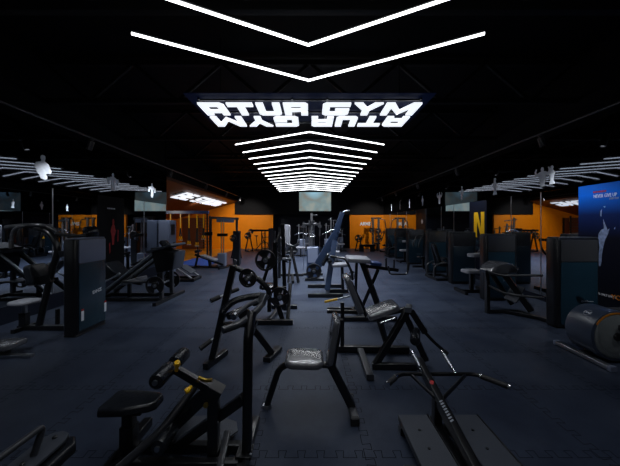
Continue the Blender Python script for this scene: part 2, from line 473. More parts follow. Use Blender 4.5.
# block letters of the ceiling sign: polygons on a cell 1 high (strokes t)
def letters(word, widths, t=.30, tv=.21):
    """list of convex polygons per letter, x from 0"""
    out = []; x = 0
    for ch, w_ in zip(word, widths):
        P = []
        def q(*p): P.append([(x + a * w_, b) for a, b in p])
        s = t * .98 / w_ if w_ > 0 else 0
        if ch == 'A':
            q((0, 1), (.0 + s, 1), (s, 0), (0, 0)); q((s, 1), (.86, 1), (1, .86), (1, 1-tv), (s, 1-tv)); q((1-s, 1-tv), (1, 1-tv), (1, 0), (1-s, 0)); q((s, .44), (1-s, .44), (1-s, .22), (s, .22))
        elif ch == 'T':
            q((0, 1), (1, 1), (1, 1-tv), (0, 1-tv)); q((.5-s/2, 1-tv), (.5+s/2, 1-tv), (.5+s/2, 0), (.5-s/2, 0))
        elif ch == 'U':
            q((0, 1), (s, 1), (s, tv), (0, tv)); q((1-s, 1), (1, 1), (1, tv), (1-s, tv)); q((0, tv), (1, tv), (1, .12), (.88, 0), (.12, 0), (0, .12))
        elif ch == 'R':
            q((0, 1), (s, 1), (s, 0), (0, 0)); q((s, 1), (.88, 1), (1, .88), (1, 1-tv), (s, 1-tv)); q((1-s, 1-tv), (1, 1-tv), (1, .52), (1-s, .52)); q((s, .52), (1, .52), (.94, .36), (s, .30)); q((1-s, .36), (.94, .36), (1, .26), (1, 0), (1-s, 0))
        elif ch == 'G':
            q((0, .88), (.12, 1), (1, 1), (1, 1-tv), (0, 1-tv)); q((0, 1-tv), (s, 1-tv), (s, tv), (0, tv)); q((0, tv), (1, tv), (1, .12), (.88, 0), (.12, 0), (0, .12)); q((1-s, tv), (1, tv), (1, .52), (1-s, .52)); q((.48, .52), (1-s, .52), (1-s, .36), (.48, .36))
        elif ch == 'Y':
            q((0, 1), (s*1.15, 1), (.5+s/2, .42), (.5-s/2, .42)); q((1, 1), (.5+s/2, .42), (.5, .62), (1-s*1.15, 1)); q((.5-s/2, .42), (.5+s/2, .42), (.5+s/2, 0), (.5-s/2, 0))
        elif ch == 'M':
            s2 = s * .95
            q((0, 1), (s2, 1), (s2, 0), (0, 0)); q((1-s2, 1), (1, 1), (1, 0), (1-s2, 0)); q((s2, 1), (s2*1.05+.02, 1), (.5+.03, .34), (.5, .06), (s2, .62)); q((1-s2*1.05-.02, 1), (1-s2, 1), (1-s2, .62), (.5, .06), (.5-.03, .34))
        elif ch == 'C':
            q((0, .88), (.12, 1), (1, 1), (1, 1-tv), (0, 1-tv)); q((0, 1-tv), (s, 1-tv), (s, tv), (0, tv)); q((0, tv), (1, tv), (1, 0), (.12, 0), (0, .12))
        elif ch == 'O':
            q((0, .88), (.12, 1), (.88, 1), (1, .88), (1, 1-tv), (0, 1-tv)); q((0, 1-tv), (s, 1-tv), (s, tv), (0, tv)); q((1-s, 1-tv), (1, 1-tv), (1, tv), (1-s, tv)); q((0, tv), (1, tv), (1, .12), (.88, 0), (.12, 0), (0, .12))
        elif ch == 'N':
            q((0, 1), (s, 1), (s, 0), (0, 0)); q((1-s, 1), (1, 1), (1, 0), (1-s, 0)); q((s, 1), (s*1.2, 1), (1-s, .36), (1-s, 0), (s, .64))
        elif ch == 'E':
            q((0, 1), (s, 1), (s, 0), (0, 0)); q((s, 1), (1, 1), (1, 1-tv), (s, 1-tv)); q((s, .61), (.92, .61), (.92, .39), (s, .39)); q((s, tv), (1, tv), (1, 0), (s, 0))
        elif ch == 'P':
            q((0, 1), (s, 1), (s, 0), (0, 0)); q((s, 1), (.88, 1), (1, .88), (1, 1-tv), (s, 1-tv)); q((1-s, 1-tv), (1, 1-tv), (1, .52), (1-s, .52)); q((s, .56), (1, .56), (.94, .34), (s, .34))
        elif ch == 'B':
            q((0, 1), (s, 1), (s, 0), (0, 0)); q((s, 1), (.86, 1), (.96, .88), (.96, 1-tv), (s, 1-tv)); q((.96-s, 1-tv), (.96, 1-tv), (.96, .58), (.96-s, .58)); q((s, .61), (.96, .61), (.96, .39), (s, .39)); q((1-s, .42), (1, .42), (1, tv), (1-s, tv)); q((s, tv), (1, tv), (1, .12), (.88, 0), (s, 0))
        elif ch == 'S':
            q((0, .9), (.1, 1), (1, 1), (1, 1-tv), (0, 1-tv)); q((0, 1-tv), (s, 1-tv), (s, .4), (0, .4)); q((s, .61), (1, .61), (1, .39), (s, .39)); q((1-s, .39), (1, .39), (1, tv), (1-s, tv)); q((0, tv), (1, tv), (1, .1), (.9, 0), (0, 0))
        if P: out.append((ch, P))
        x += w_ + .17
    return out, x - .17

def put_word(parent, word, widths, O, U, W, height, mt, th=.03, total=None, tv=.21, t=.30):
    L, tot = letters(word, widths, t=t, tv=tv)
    U = V(U).normalized(); W = V(W).normalized()
    k = (total / tot) if total else height
    for ch, polys in L:
        b = MB()
        for p in polys:
            area = sum(p[i][0]*p[(i+1) % len(p)][1] - p[(i+1) % len(p)][0]*p[i][1] for i in range(len(p)))
            if area < 0: p = p[::-1]
            b.extr([(x * k, y * height) for x, y in p], O, U, W, th)
        part('letter', b, mt, parent)

SY0, SY1, SYM = 4.46, 5.55, 5.0
sg = thing('ceiling_sign', 'white backlit ATUR GYM sign lying flat under the ceiling', 'sign', (-.02, 5.0, LZ))
wd = [1.25, 1.3, 1.2, 1.25, .42, 1.4, 1.45, 1.75]
put_word(sg, 'ATUR GYM', wd, (-1.80, SYM - .06, LZ), (1, 0, 0), (0, -1, 0), .47, M['sign'], .03, 3.56, t=.38, tv=.25)
put_word(sg, 'ATUR GYM', wd, (1.76, SYM + .03, LZ), (-1, 0, 0), (0, 1, 0), .47, M['sign'], .03, 3.56, t=.38, tv=.25)
mb = MB()
for x in (-1.78, -.3, .26, 1.74):
    mb.bar((x, SY0, LZ + .055), (x, SY1, LZ + .055), .03)
for y in (SY0 + .05, SYM, SY1 - .05):
    mb.bar((-1.8, y, LZ + .055), (1.76, y, LZ + .055), .03)
for x in (-1.6, 1.56):
    mb.cyl((x, SYM, LZ + .06), (x, SYM, CEIL), .008, 8)
part('hanging_frame', mb, M['frame'], sg)
b = MB(); b.box((-1.98, SY0 - .10, LZ + .09), (1.94, SY1 + .10, LZ + .10), .003); part('sign_halo_board', b, M['signhalo'], sg, 'added board painting the dim blue halo round the sign')  # self-lit board added in place of the sign's blue halo

# slanting sign under the recess soffit
nrm = V((SB_, 0, -1)).normalized()
upv = V((1, 0, SB_)).normalized()
s0 = V((-6.42, 12.9, soff(-6.42) - .045))
s2_ = thing('soffit_sign', 'white backlit lettering under the brown soffit of the left recess', 'sign', s0)
put_word(s2_, 'BE STRONG', [1.35, 1.25, .5, 1.0, 1.0, 1.05, 1.1, 1.1, 1.1], s0, (0, 1, 0), upv, .80, M['sign'], .03, 6.1, t=.30, tv=.2)
mb = MB(); mb.loft([[V((x, y, soff(x) - .012)), V((x, y, soff(x) - .002))] for x, y in ((-6.6, 12.6), (-5.4, 12.6), (-5.4, 19.3), (-6.6, 19.3))], cap=False, closed=True)
b2 = MB(); b2.bar((-6.0, 12.7, soff(-6.0) - .012), (-6.0, 19.2, soff(-6.0) - .012), .5, .012, up=(-SB_, 0, 1)); part('back_panel', b2, M['navy'], s2_)

# lighting tracks and spot heads
def track(x, label):
    o = thing('lighting_track', label, 'lighting track', (x, 2, 3.5))
    b = MB(); b.bar((x, 1.0, 3.5), (x, 19.5, 3.5), .035, .03); part('rail', b, M['grey'], o)
    for y in (2.5, 7, 11.5, 16):
        b = MB(); b.cyl((x, y, 3.515), (x, y, CEIL), .006, 8); part('hanger', b, M['frame'], o)
track(-4.53, 'thin black lighting track hung along the left side of the ceiling')
track(4.53, 'thin black lighting track hung along the right side of the ceiling')
def spot_head(x, y, label, s):
    o = thing('track_spotlight', label, 'spotlight', (x, y, 3.48), 'spotlight heads on the ceiling tracks')
    b = MB(); b.box((x - .02, y - .05, 3.455), (x + .02, y + .05, 3.484), .004); part('adapter', b, M['grey'], o)
    a = V((x, y, 3.43)); d = V((s * .35, 0, -1)).normalized()
    b = MB(); b.cyl((x, y, 3.46), a, .01, 8); part('stem', b, M['grey'], o)
    b = MB(); b.lathe([(.001, 0), (.05, 0), (.052, .01), (.052, .19), (.044, .19), (.044, .16), (.001, .16)], a, d, 16); h = part('lamp_housing', b, M['grey'], o)
    b = MB(); b.lathe([(.001, .165), (.042, .165), (.042, .168), (.001, .168)], a, d, 16); part('lamp_face', b, M['lampface'], h, 'pale lamp face')
nm = ['unseen, added for more light near the camera,', 'nearest', 'second', 'third', 'fourth', 'farthest']  # first head of each track is unseen, added to brighten the nearest machines
for i, y in enumerate((2.7, 5.85, 9.2, 12.3, 15.3, 18.2)):
    spot_head(-4.53, y, nm[i] + ' black spotlight head on the left lighting track', -1)
for i, y in enumerate((2.6, 5.6, 8.84, 12.1, 15.2, 18.2)):
    spot_head(4.53, y, nm[i] + ' black spotlight head on the right lighting track', 1)

def spot(name, loc, tgt, power, ang=70, col=(1, .93, .82), blend=.6, rad=.05):
    l = bpy.data.lights.new(name, 'SPOT'); l.energy = power; l.spot_size = R(ang); l.spot_blend = blend; l.color = col; l.shadow_soft_size = rad
    o = bpy.data.objects.new(name, l); COL.objects.link(o); o.location = loc
    o.rotation_euler = (V(tgt) - V(loc)).to_track_quat('-Z', 'Y').to_euler()
    return o
spot('spot_light', (-4.4, 17.2, 3.3), (-4.6, 20.3, 1.2), 240, 85)
spot('spot_light', (-6.6, 16.0, 2.85), (-7.2, 20.3, 1.2), 40, 110)
spot('spot_light', (-8.0, 12.6, 2.5), (-7.6, 16.0, .3), 46, 110)
spot('spot_light', (4.4, 17.4, 3.3), (4.0, 20.3, 1.2), 180, 80)

# projection screen
sc_ = thing('projection_screen', 'pale projection screen glowing blue above the far niche', 'screen', (.26, 19.0, 3.28))
b = MB(); b.box((-1.05 + .26, 19.0, -.64 + 3.28), (1.08 + .26, 19.02, .62 + 3.28)); part('picture_surface', b, M['screen'], sc_)
b = MB(); b.bar((-1.1 + .26, 19.03, 3.95), (1.13 + .26, 19.03, 3.95), .1); b.bar((-1.05 + .26, 19.015, 2.63), (1.08 + .26, 19.015, 2.63), .025)
for x in (-.7, 1.2): b.cyl((x, 19.03, 3.99), (x, 19.03, CEIL), .01, 8)
part('screen_case', b, M['frame'], sc_)

# ------------------------------------------------------------------ wall pictures and decals
def man_crossed():
    return [(-.12, -.5), (.1, -.55), (.2, -.5), (.2, -.38), (.14, -.28), (.38, -.22), (.42, -.12), (.34, .05), (.26, .2), (.1, .27), (.07, .31), (.12, .42), (.1, .53), (0, .57), (-.1, .53), (-.13, .42), (-.08, .31), (-.12, .26), (-.34, .18), (-.4, 0), (-.3, -.22), (-.18, -.36)]
def man_flex():
    return [(-.14, -.55), (.14, -.55), (.18, -.2), (.24, .08), (.36, .02), (.52, .14), (.56, .36), (.46, .52), (.38, .5), (.44, .32), (.38, .22), (.2, .3), (.08, .32), (.11, .44), (.06, .56), (-.06, .56), (-.11, .44), (-.08, .32), (-.2, .3), (-.38, .22), (-.44, .32), (-.38, .5), (-.46, .52), (-.56, .36), (-.52, .14), (-.36, .02), (-.24, .08), (-.18, -.2)]
def man_bells():
    return [(-.16, -.55), (-.04, -.55), (0, -.15), (.04, -.55), (.16, -.55), (.16, -.1), (.18, .1), (.3, -.02), (.3, -.14), (.5, -.14), (.5, .22), (.32, .22), (.24, .28), (.08, .32), (.1, .46), (.04, .56), (-.04, .56), (-.1, .46), (-.08, .32), (-.24, .28), (-.32, .22), (-.5, .22), (-.5, -.14), (-.3, -.14), (-.3, -.02), (-.18, .1), (-.16, -.1)]
def man_side():
    return [(-.14, -.55), (.06, -.55), (.1, -.2), (.2, -.1), (.3, .06), (.2, .1), (.16, .25), (.06, .32), (.1, .44), (.04, .55), (-.08, .55), (-.12, .42), (-.08, .32), (-.2, .2), (-.3, .02), (-.2, -.12), (-.16, -.3)]
def woman_stand():
    return [(-.22, -.55), (.2, -.55), (.16, -.4), (.1, -.3), (.14, -.05), (.2, .1), (.12, .28), (.06, .34), (.12, .46), (.04, .58), (-.1, .56), (-.12, .4), (-.14, .28), (-.2, .1), (-.12, -.1), (-.12, -.32)]
def decal(x, y, zc, h, shapes, label, sgn):
    """vinyl figure on the header panel; sgn -1 left wall (seen from +x), +1 right wall"""
    b = MB()
    U = V((0, 1, 0)) if sgn < 0 else V((0, -1, 0))
    for (sh, dx, k, flip) in shapes:
        o = [((-px if flip else px) * h * k + dx * h, py * h * k) for px, py in sh]
        if flip: o = o[::-1]
        b.extr(o, (x, y, zc), U, (0, 0, 1), .003)
    solo('figure_decal', b, M['decal'], label, 'wall decal', (x, y, zc), 'white athlete figures on the glossy header panels')
XL, XR = WL + .021, WR - .021
def dl(px, y0, y1, shapes, label, w=1.0):
    D = F * (-XL) / (VX - px); za = CAMZ + (VY - y0) / F * D; zb = CAMZ + (VY - y1) / F * D
    decal(XL, D, (za + zb) / 2, (za - zb) / 1.13, shapes, label, -1)
def dr(px, y0, y1, shapes, label):
    D = F * XR / (px - VX); za = CAMZ + (VY - y0) / F * D; zb = CAMZ + (VY - y1) / F * D
    decal(XR, D, (za + zb) / 2, (za - zb) / 1.13, shapes, label, 1)
dl(43, 155, 180, [(man_crossed(), 0, 1, False)], 'large white decal of athlete with folded arms, left header')
dl(113, 173, 191, [(man_bells(), 0, 1, False)], 'white decal of athlete holding dumbbells, middle of left header')
dl(152, 183, 198, [(man_bells(), 0, .98, True)], 'smallest white athlete decal, far end of left header')
dr(547, 166, 186, [(man_flex(), -.32, 1, False), (woman_stand(), .34, .92, False)], 'white decal of a flexing pair of athletes, right header')
dr(495, 178, 195, [(woman_stand(), 0, 1, False)], 'white decal of standing athlete beside the flexing pair, right header')
dr(462, 186, 200, [(man_side(), 0, 1, False)], 'white decal of athlete seen from the side, right header')
dr(439.5, 192, 204, [(man_flex(), 0, 1, False)], 'white decal of athlete with both arms raised, right header')
dr(422.5, 195.5, 206, [(man_side(), 0, 1, True)], 'white athlete decal next beyond the raised arms, right header')
dr(409.5, 199, 208, [(woman_stand(), 0, 1, False)], 'second white athlete decal beyond the raised arms, right header')
dr(400, 201.5, 209.5, [(man_side(), 0, 1, False)], 'third white athlete decal beyond the raised arms, right header')
dr(391.5, 204, 211, [(woman_stand(), 0, 1, True)], 'farthest white athlete decal on the right header')

# black picture panel with red figure between the left mirrors
o = thing('picture_panel', 'black wall panel with a red figure between the left mirrors', 'wall panel', (WL, 7.45, .302))
b = MB(); b.box((WL - .018, 6.955, .304), (WL + .012, 7.935, HB - .004)); part('panel_board', b, M['black'], o)
b = MB()
xx = WL + .0125
for shp, yy, zz, k in ((man_side(), 7.50, 1.62, .62),):
    b.extr([(p * k * .55, q * k) for p, q in shp], (xx, yy, zz - .1), (0, 1, 0), (0, 0, 1), .002)
b.extr([(0, 0), (.03, 0), (.04, .3), (.01, .33)], (xx, 7.66, 1.25), (0, 1, 0), (0, 0, 1), .002)
b.extr([(0, 0), (.03, .05), (.02, .3), (-.02, .26)], (xx, 7.36, .95), (0, 1, 0), (0, 0, 1), .002)
part('printed_figure', b, M['red'], o)
b = MB()
for k in range(5): b.extr(rrect(.045, .035, .004, 1), (xx, 7.30 + k * .06, 2.13), (0, 1, 0), (0, 0, 1), .002)
part('caption', b, M['white'], o)

# blue poster at the right edge
o = thing('poster', 'tall blue and black NEVER GIVE UP poster on the right wall', 'poster', (WR, 4.4, .125))
b = MB(); b.box((WR - .012, 3.21, .125), (WR + .018, 5.49, HB - .004)); pb = part('poster_sheet', b, M['poster'], o)
px_ = WR - .0125
def wr(px, py):
    D = F * px_ / (px - VX); return V((px_, D, CAMZ + (VY - py) / F * D))
text('NEVER GIVE UP', .088, wr(593.5, 198.2), (0, -1, 0), (0, 0, 1), M['white'], 'headline', o, .66)
text('EVERY DAY', .05, wr(609.5, 199.6) , (0, -1, 0), (0, 0, 1), M['dimwhite'], 'small_headline', o, .6)
b = MB(); p0 = wr(593.8, 192.3)
for k in range(9): b.extr(rrect(.020, .032, .003, 1), p0 + V((0, -k * .026, 0)), (0, -1, 0), (0, 0, 1), .002)
part('red_caption', b, M['red'], o)
text('THE ONLY LIMIT IS', .055, wr(596, 294.0), (0, -1, 0), (0, 0, 1), M['white'], 'footer_text', o, .75)
text('YOU', .115, wr(611.3, 298.6), (0, -1, 0), (0, 0, 1), M['orangeplastic'], 'orange_footer_text', o, 1.0)
def pix_poly(pts, mt, name, par):
    b = MB(); P = [wr(*p) for p in pts]
    b.loft([[p for p in P], [p + V((-.002, 0, 0)) for p in P]]); return part(name, b, mt, par)
M['figure'] = mat('pale_blue_print', (.24, .31, .52), .5, bump=.02, var=.95, vscale=16)
def figure_piece(polys):
    b = MB()
    for pts in polys:
        P = [wr(*p) for p in pts]
        b.loft([[p + V((0, 0, 0)) for p in P], [p + V((-.002, 0, 0)) for p in P]])
    return b
fig = figure_piece([
    [(603.2, 219), (604.4, 222), (606, 226), (607.5, 230), (609.5, 228.5), (608, 234), (605, 240), (603.5, 246), (602, 254), (601.5, 262), (600.5, 266), (599, 266), (598.4, 258), (599.5, 248), (599, 243), (597.8, 240), (598.6, 234), (601, 230), (604, 228.5)],
    [(603.5, 206.5), (605.5, 206), (605, 207.8)], [(600.6, 211), (602, 209), (601.4, 216.5), (600.3, 216)],
    [(614, 228.5), (615.3, 227), (615, 229.5)], [(594.8, 275), (596.2, 271), (596.6, 271.5), (595.6, 275.3)]])
part('printed_figure', fig, M['figure'], o)

# dark panel with the orange N
o = thing('slogan_panel', 'dark wall panel with a tall orange N between right mirrors', 'wall panel', (WR, 8.82, .122))
b = MB(); b.box((WR - .010, 8.37, .124), (WR + .018, 9.27, HB - .004)); part('panel_board', b, M['navy'], o)
px_ = WR - .0105
put_word(o, 'N', [.72], wr(474.0, 237.0), (0, -1, 0), (0, 0, 1), .78, M['yellow'], .004, .54, t=.23)
text('EVER', .17, wr(475, 243.5), (0, -1, 0), (0, 0, 1), M['teal'], 'slogan_line', o, 1.0)
text('GIVE UP', .15, wr(475, 249.5), (0, -1, 0), (0, 0, 1), M['teal'], 'slogan_line', o, .9)
# black panel farther along, with a small white emblem
o = thing('picture_panel', 'plain black wall panel with small white emblem, far right mirrors', 'wall panel', (WR, 13.35, .122))
b = MB(); b.box((WR - .03, 12.76, .124), (WR + .018, 13.94, HB - .004)); part('panel_board', b, M['trim'], o)
px_ = WR - .0305
b = figure_piece([[(421, 221), (422, 219), (423, 221), (422.6, 223.5), (421.4, 223.5)]]); part('emblem', b, M['white'], o)
# ARMS lettering on the far right orange wall
t_ = text('ARMS', .34, at(360.0, 225.4, BACK - .002), (1, 0, 0), (0, 0, 1), M['white'], 'wall_lettering', None, .88, bold=.012)
tag(t_, 'white ARMS lettering on the far right orange wall', 'lettering')

# ------------------------------------------------------------------ equipment helpers
PLATES = {}
def plate(c, axis, r, label, group=None, t=None, solid=False):
    """weight plate with three grip windows; centre c, axis along the peg"""
    c = V(c); A = V(axis).normalized(); t = t or max(.02, r * .16)
    o = thing('weight_plate', label, 'weight plate', c, group)
    b = MB(); h = t / 2
    b.lathe([(r*.80, -h*.7), (r*.84, -h), (r*.97, -h), (r, -h*.7), (r, h*.7), (r*.97, h), (r*.84, h), (r*.80, h*.7)], c, A, 36)
    b.lathe([(.027, -h*.8), (r*.36, -h*.8), (r*.40, -h*.45), (r*.40, h*.45), (r*.36, h*.8), (.027, h*.8)], c, A, 28)
    if solid:
        b.lathe([(r*.38, -h*.35), (r*.82, -h*.35), (r*.82, h*.35), (r*.38, h*.35)], c, A, 28)
    else:
        for k in range(3):
            a = k * 2*PI/3 + .4
            b.lathe([(r*.38, -h*.4), (r*.82, -h*.4), (r*.82, h*.4), (r*.38, h*.4)], c, A, 8, a, a + 1.35)
    part('disc', b, M['plate'], o)
    b = MB(); b.lathe([(.0255, -h), (.042, -h), (.042, h), (.0255, h)], c, A, 18); part('hub', b, M['steel'], o, 'steel hub ring')
    return o

def P(name, mt, par, fn, label=None):
    b = MB(); fn(b); return part(name, b, mt, par, label)

def foot(par, p, mt='grip', s=.08):
    p = V(p); return P('rubber_foot', M[mt], par, lambda b: b.box((p.x - s/2, p.y - s/2, 0), (p.x + s/2, p.y + s/2, max(.012, p.z)), .006))

def capped_handle(par, pts, r=.017, gl=.14, mt='frame'):
    """bent handle bar with a rubber grip and a chrome end cap"""
    pts = [V(p) for p in pts]
    h = P('handle', M[mt], par, lambda b: b.tube(pts, r))
    d = (pts[-1] - pts[-2]).normalized()
    P('grip', M['grip'], h, lambda b: b.cyl(pts[-1] - d*gl, pts[-1], r * 1.3, 14))
    P('end_cap', M['chrome'], h, lambda b: b.cyl(pts[-1], pts[-1] + d*.016, r * 1.35, 14), 'chrome end cap')
    return h

# ------------------------------------------------------------------ 1 seated leg curl, foreground left
o = thing('leg_curl_machine', 'black leg curl machine with yellow pins and tapered seat, foreground left', 'gym machine', (-.9, 2.05, 0))
P('cross_foot', M['frame'], o, lambda b: b.bar((-.475, 1.68, .035), (-.475, 2.42, .035), .07, .07))
P('cross_foot', M['frame'], o, lambda b: b.bar((-1.38, 1.72, .035), (-1.38, 2.40, .035), .07, .07))
P('base_beam', M['frame'], o, lambda b: b.bar((-1.38, 2.12, .04), (-.475, 2.12, .04), .06, .06))
P('base_beam', M['frame'], o, lambda b: b.bar((-1.38, 1.965, .04), (-.475, 1.965, .04), .06, .06))
P('base_brace', M['grey'], o, lambda b: b.bar((-.66, 2.24, .05), (-.60, 1.80, .05), .05, .05))
P('foot_plate', M['deck'], o, lambda b: b.extr([(-.40, -.12), (.10, -.14), (.2, -.02), (.16, .08), (-.02, .16), (-.26, .14), (-.4, .02)], (-.78, 2.27, .055), (1, 0, 0), (0, 1, .04), .012, .003))
P('seat_post', M['frame'], o, lambda b: (b.bar((-1.33, 2.07, 0.03), (-1.33, 2.07, .24), .10, .085), b.bar((-1.33, 2.07, .2), (-1.33, 2.07, .39), .08, .065)))
se = P('seat', M['vinyl'], o, lambda b: b.extr([(-.19, -.10), (-.17, -.13), (-.02, -.125), (.15, -.075), (.19, -.04), (.19, .05), (.15, .09), (-.02, .115), (-.16, .12), (-.19, .09)], (-1.29, 2.06, .375), (1, 0, 0), (0, 1, 0), .065, .022, 4))
P('seat_plate', M['frame'], se, lambda b: b.box((-1.42, 1.99, .355), (-1.2, 2.12, .374), .004))
P('upright', M['frame'], o, lambda b: b.bar((-.70, 2.04, .03), (-.70, 2.04, .50), .075, .075))
pv = P('pivot_box', M['frame'], o, lambda b: b.bar((-.745, 2.05, .515), (-.655, 2.05, .465), .115, .10))
P('pivot_bolt', M['brass'], pv, lambda b: b.cyl((-.735, 1.985, .44), (-.735, 1.972, .44), .018, 12), 'brass pivot bolt')
P('upper_arm', M['frame'], o, lambda b: b.bar((-1.04, 2.12, .635), (-.74, 2.07, .50), .045, .06))
def rollerset(par, x, z, y0, y1, r, mid=None):
    ro = P('roller_pad', M['vinyl'], par, lambda b: b.roller((x, y0, z), (x, mid - .03 if mid else y1, z), r))
    P('end_cap', M['steel'], ro, lambda b: b.cyl((x, y0 - .012, z), (x, y0, z), r*.34, 14), 'steel end cap')
    if mid:
        r2 = P('roller_pad', M['vinyl'], par, lambda b: b.roller((x, mid + .03, z), (x, y1, z), r))
        P('end_cap', M['steel'], r2, lambda b: b.cyl((x, y1, z), (x, y1 + .012, z), r*.34, 14), 'steel end cap')
    P('roller_axle', M['steel'], par, lambda b: b.cyl((x, y0 - .006, z), (x, y1 + .006, z), .014))
rollerset(o, -1.045, .642, 1.90, 2.34, .054, 2.13)
rollerset(o, -1.02, .215, 1.88, 2.34, .054)
P('lever_arm', M['frame'], o, lambda b: (b.bar((-.76, 2.10, .47), (-1.02, 2.11, .215), .07, .10), ))
P('frame_tube', M['grey'], o, lambda b: b.tube([(-1.30, 1.86, .07), (-1.05, 1.98, .26), (-.86, 2.16, .50)], .028, 12))
P('diagonal_brace', M['frame'], o, lambda b: b.bar((-.98, 2.10, .07), (-.49, 2.06, .44), .06, .07))
P('adjustment_pin', M['yellow'], o, lambda b: (b.cyl((-.975, 2.05, .645), (-.95, 2.01, .715), .012, 10), b.lathe([(.001, 0), (.018, .004), (.022, .02), (.018, .04), (.001, .046)], (-.95, 2.01, .70), (.2, -.4, .8), 14)), 'yellow adjustment pin')
P('adjustment_pin', M['yellow'], o, lambda b: (b.cyl((-.86, 2.03, .53), (-.85, 1.99, .56), .012, 10), b.lathe([(.001, 0), (.018, .004), (.021, .018), (.016, .036), (.001, .04)], (-.853, 2.0, .545), (-.5, -.6, -.2), 14)), 'yellow adjustment pin')
P('clamp_lever', M['brass'], o, lambda b: b.tube([(-.80, 2.02, .61), (-.74, 2.0, .60), (-.70, 2.0, .605)], .013, 10), 'brass clamp lever')
up = P('tall_post', M['frame'], o, lambda b: b.tube([(-.46, 2.03, .03), (-.455, 2.05, .90), (-.45, 2.16, 1.03)], .036, 16, .1))
P('post_foot_plate', M['frame'], up, lambda b: b.box((-.53, 1.97, .071), (-.42, 2.09, .083), .003))
P('bolt', M['steel'], up, lambda b: b.cyl((-.425, 1.985, .083), (-.425, 1.985, .095), .009, 8))
P('u_handle', M['grey'], o, lambda b: b.tube([(-.61, 1.95, .976), (-.52, 2.02, .985), (-.45, 2.22, 1.0), (-.41, 2.45, 1.03)], .026, 14, .12))
h = P('side_handle', M['grey'], o, lambda b: b.tube([(-.577, 2.15, 1.012), (-.53, 2.33, 1.035), (-.46, 2.45, 1.05), (-.41, 2.47, 1.04)], .019, 14, .1))
P('end_cap', M['chrome'], h, lambda b: b.cyl((-.583, 2.125, 1.009), (-.577, 2.152, 1.012), .026, 14), 'chrome end cap')
P('handle_clamp', M['steel'], o, lambda b: b.bar((-.43, 2.42, 1.03), (-.40, 2.46, 1.10), .07, .05), 'pale steel clamp')

# ------------------------------------------------------------------ 2 plate-loaded lever machine behind it
o = thing('lever_row_machine', 'black lever machine with leaning post and hooked top bar, left of centre', 'gym machine', (-.9, 3.5, 0))
P('leaning_post', M['frame'], o, lambda b: b.bar((-1.21, 3.47, .05), (-.955, 3.5, 1.20), .075, .085))
P('foot_bar', M['frame'], o, lambda b: b.bar((-1.24, 3.32, .035), (-1.12, 3.72, .035), .07, .07))
P('top_bar', M['frame'], o, lambda b: b.tube([(-.97, 3.5, 1.19), (-.62, 3.5, 1.02), (-.50, 3.5, .86), (-.60, 3.5, .76), (-.72, 3.52, .72)], .033, 14, .14))
P('main_beam', M['frame'], o, lambda b: b.tube([(-1.12, 3.5, .46), (-.80, 3.52, .47), (-.72, 3.54, .40), (-.50, 3.62, .06)], .04, 14, .1))
P('foot_bar', M['frame'], o, lambda b: b.bar((-.55, 3.50, .03), (-.44, 3.84, .03), .10, .06))
st = P('storage_peg', M['steel'], o, lambda b: b.cyl((-1.19, 3.36, .80), (-.93, 3.62, .88), .016))
P('peg_sleeve', M['grip'], st, lambda b: b.cyl((-1.19, 3.36, .80), (-1.11, 3.44, .825), .028)); P('peg_sleeve', M['grip'], st, lambda b: b.cyl((-1.0, 3.55, .86), (-.93, 3.62, .88), .024))
st = P('storage_peg', M['steel'], o, lambda b: b.cyl((-1.31, 3.34, .24), (-1.10, 3.58, .36), .016))
P('peg_sleeve', M['grip'], st, lambda b: b.cyl((-1.31, 3.34, .24), (-1.22, 3.44, .292), .028))
P('loading_peg', M['steel'], o, lambda b: (b.cyl((-.76, 3.34, 1.06), (-.76, 3.62, 1.06), .024), b.cyl((-.76, 3.31, 1.06), (-.76, 3.34, 1.06), .012)))
P('arm_pad', M['vinyl'], o, lambda b: b.tube([(-1.06, 3.36, .66), (-.95, 3.42, .78), (-.78, 3.46, .82), (-.60, 3.50, .83)], .04, 14, .14))
P('roller_pad', M['vinyl'], o, lambda b: b.roller((-1.0, 3.40, .60), (-.86, 3.62, .62), .045))
P('counter_weight', M['plate'], o, lambda b: b.lathe([(.001, -.03), (.07, -.03), (.075, -.02), (.075, .02), (.07, .03), (.001, .03)], (-.82, 3.46, .62), (0, 1, 0), 22))
P('gusset', M['steel'], o, lambda b: b.bar((-.76, 3.44, .24), (-.66, 3.5, .50), .03, .012))
P('pop_knob', M['steel'], o, lambda b: b.cyl((-.955, 3.5, 1.20), (-.93, 3.5, 1.27), .016, 10))
plate((-.765, 3.42, 1.06), (.25, 1, 0), .115, 'small plate on the hooked top bar, left of centre', 'weight plates on machines')
plate((-.765, 3.475, 1.06), (.25, 1, 0), .10, 'smaller plate behind the small one on the hooked bar', 'weight plates on machines')

# ------------------------------------------------------------------ 3 plate-loaded machine with two storage columns
o = thing('plate_loaded_press', 'black plate loaded machine holding large plates, behind the hooked lever machine', 'gym machine', (-.6, 5.1, 0))
P('foot_bar', M['frame'], o, lambda b: b.bar((-1.0, 4.85, .04), (-.31, 4.85, .04), .08, .08))
P('foot_bar', M['frame'], o, lambda b: b.bar((-.86, 5.75, .04), (-.28, 5.75, .04), .08, .08))
P('base_beam', M['frame'], o, lambda b: b.bar((-.72, 4.85, .05), (-.62, 5.75, .05), .07, .08))
P('upright', M['frame'], o, lambda b: b.tube([(-.50, 4.95, .05), (-.62, 5.0, .38), (-.64, 5.0, 1.40)], .042, 12, .12))
P('upright', M['frame'], o, lambda b: b.bar((-.50, 5.5, .05), (-.54, 5.4, 1.72), .07, .08))
P('rear_strut', M['frame'], o, lambda b: b.bar((-.40, 4.9, .06), (-.38, 5.2, .62), .06, .06))
P('cross_bar', M['frame'], o, lambda b: b.bar((-.86, 5.0, .58), (-.44, 5.05, .58), .05, .05))
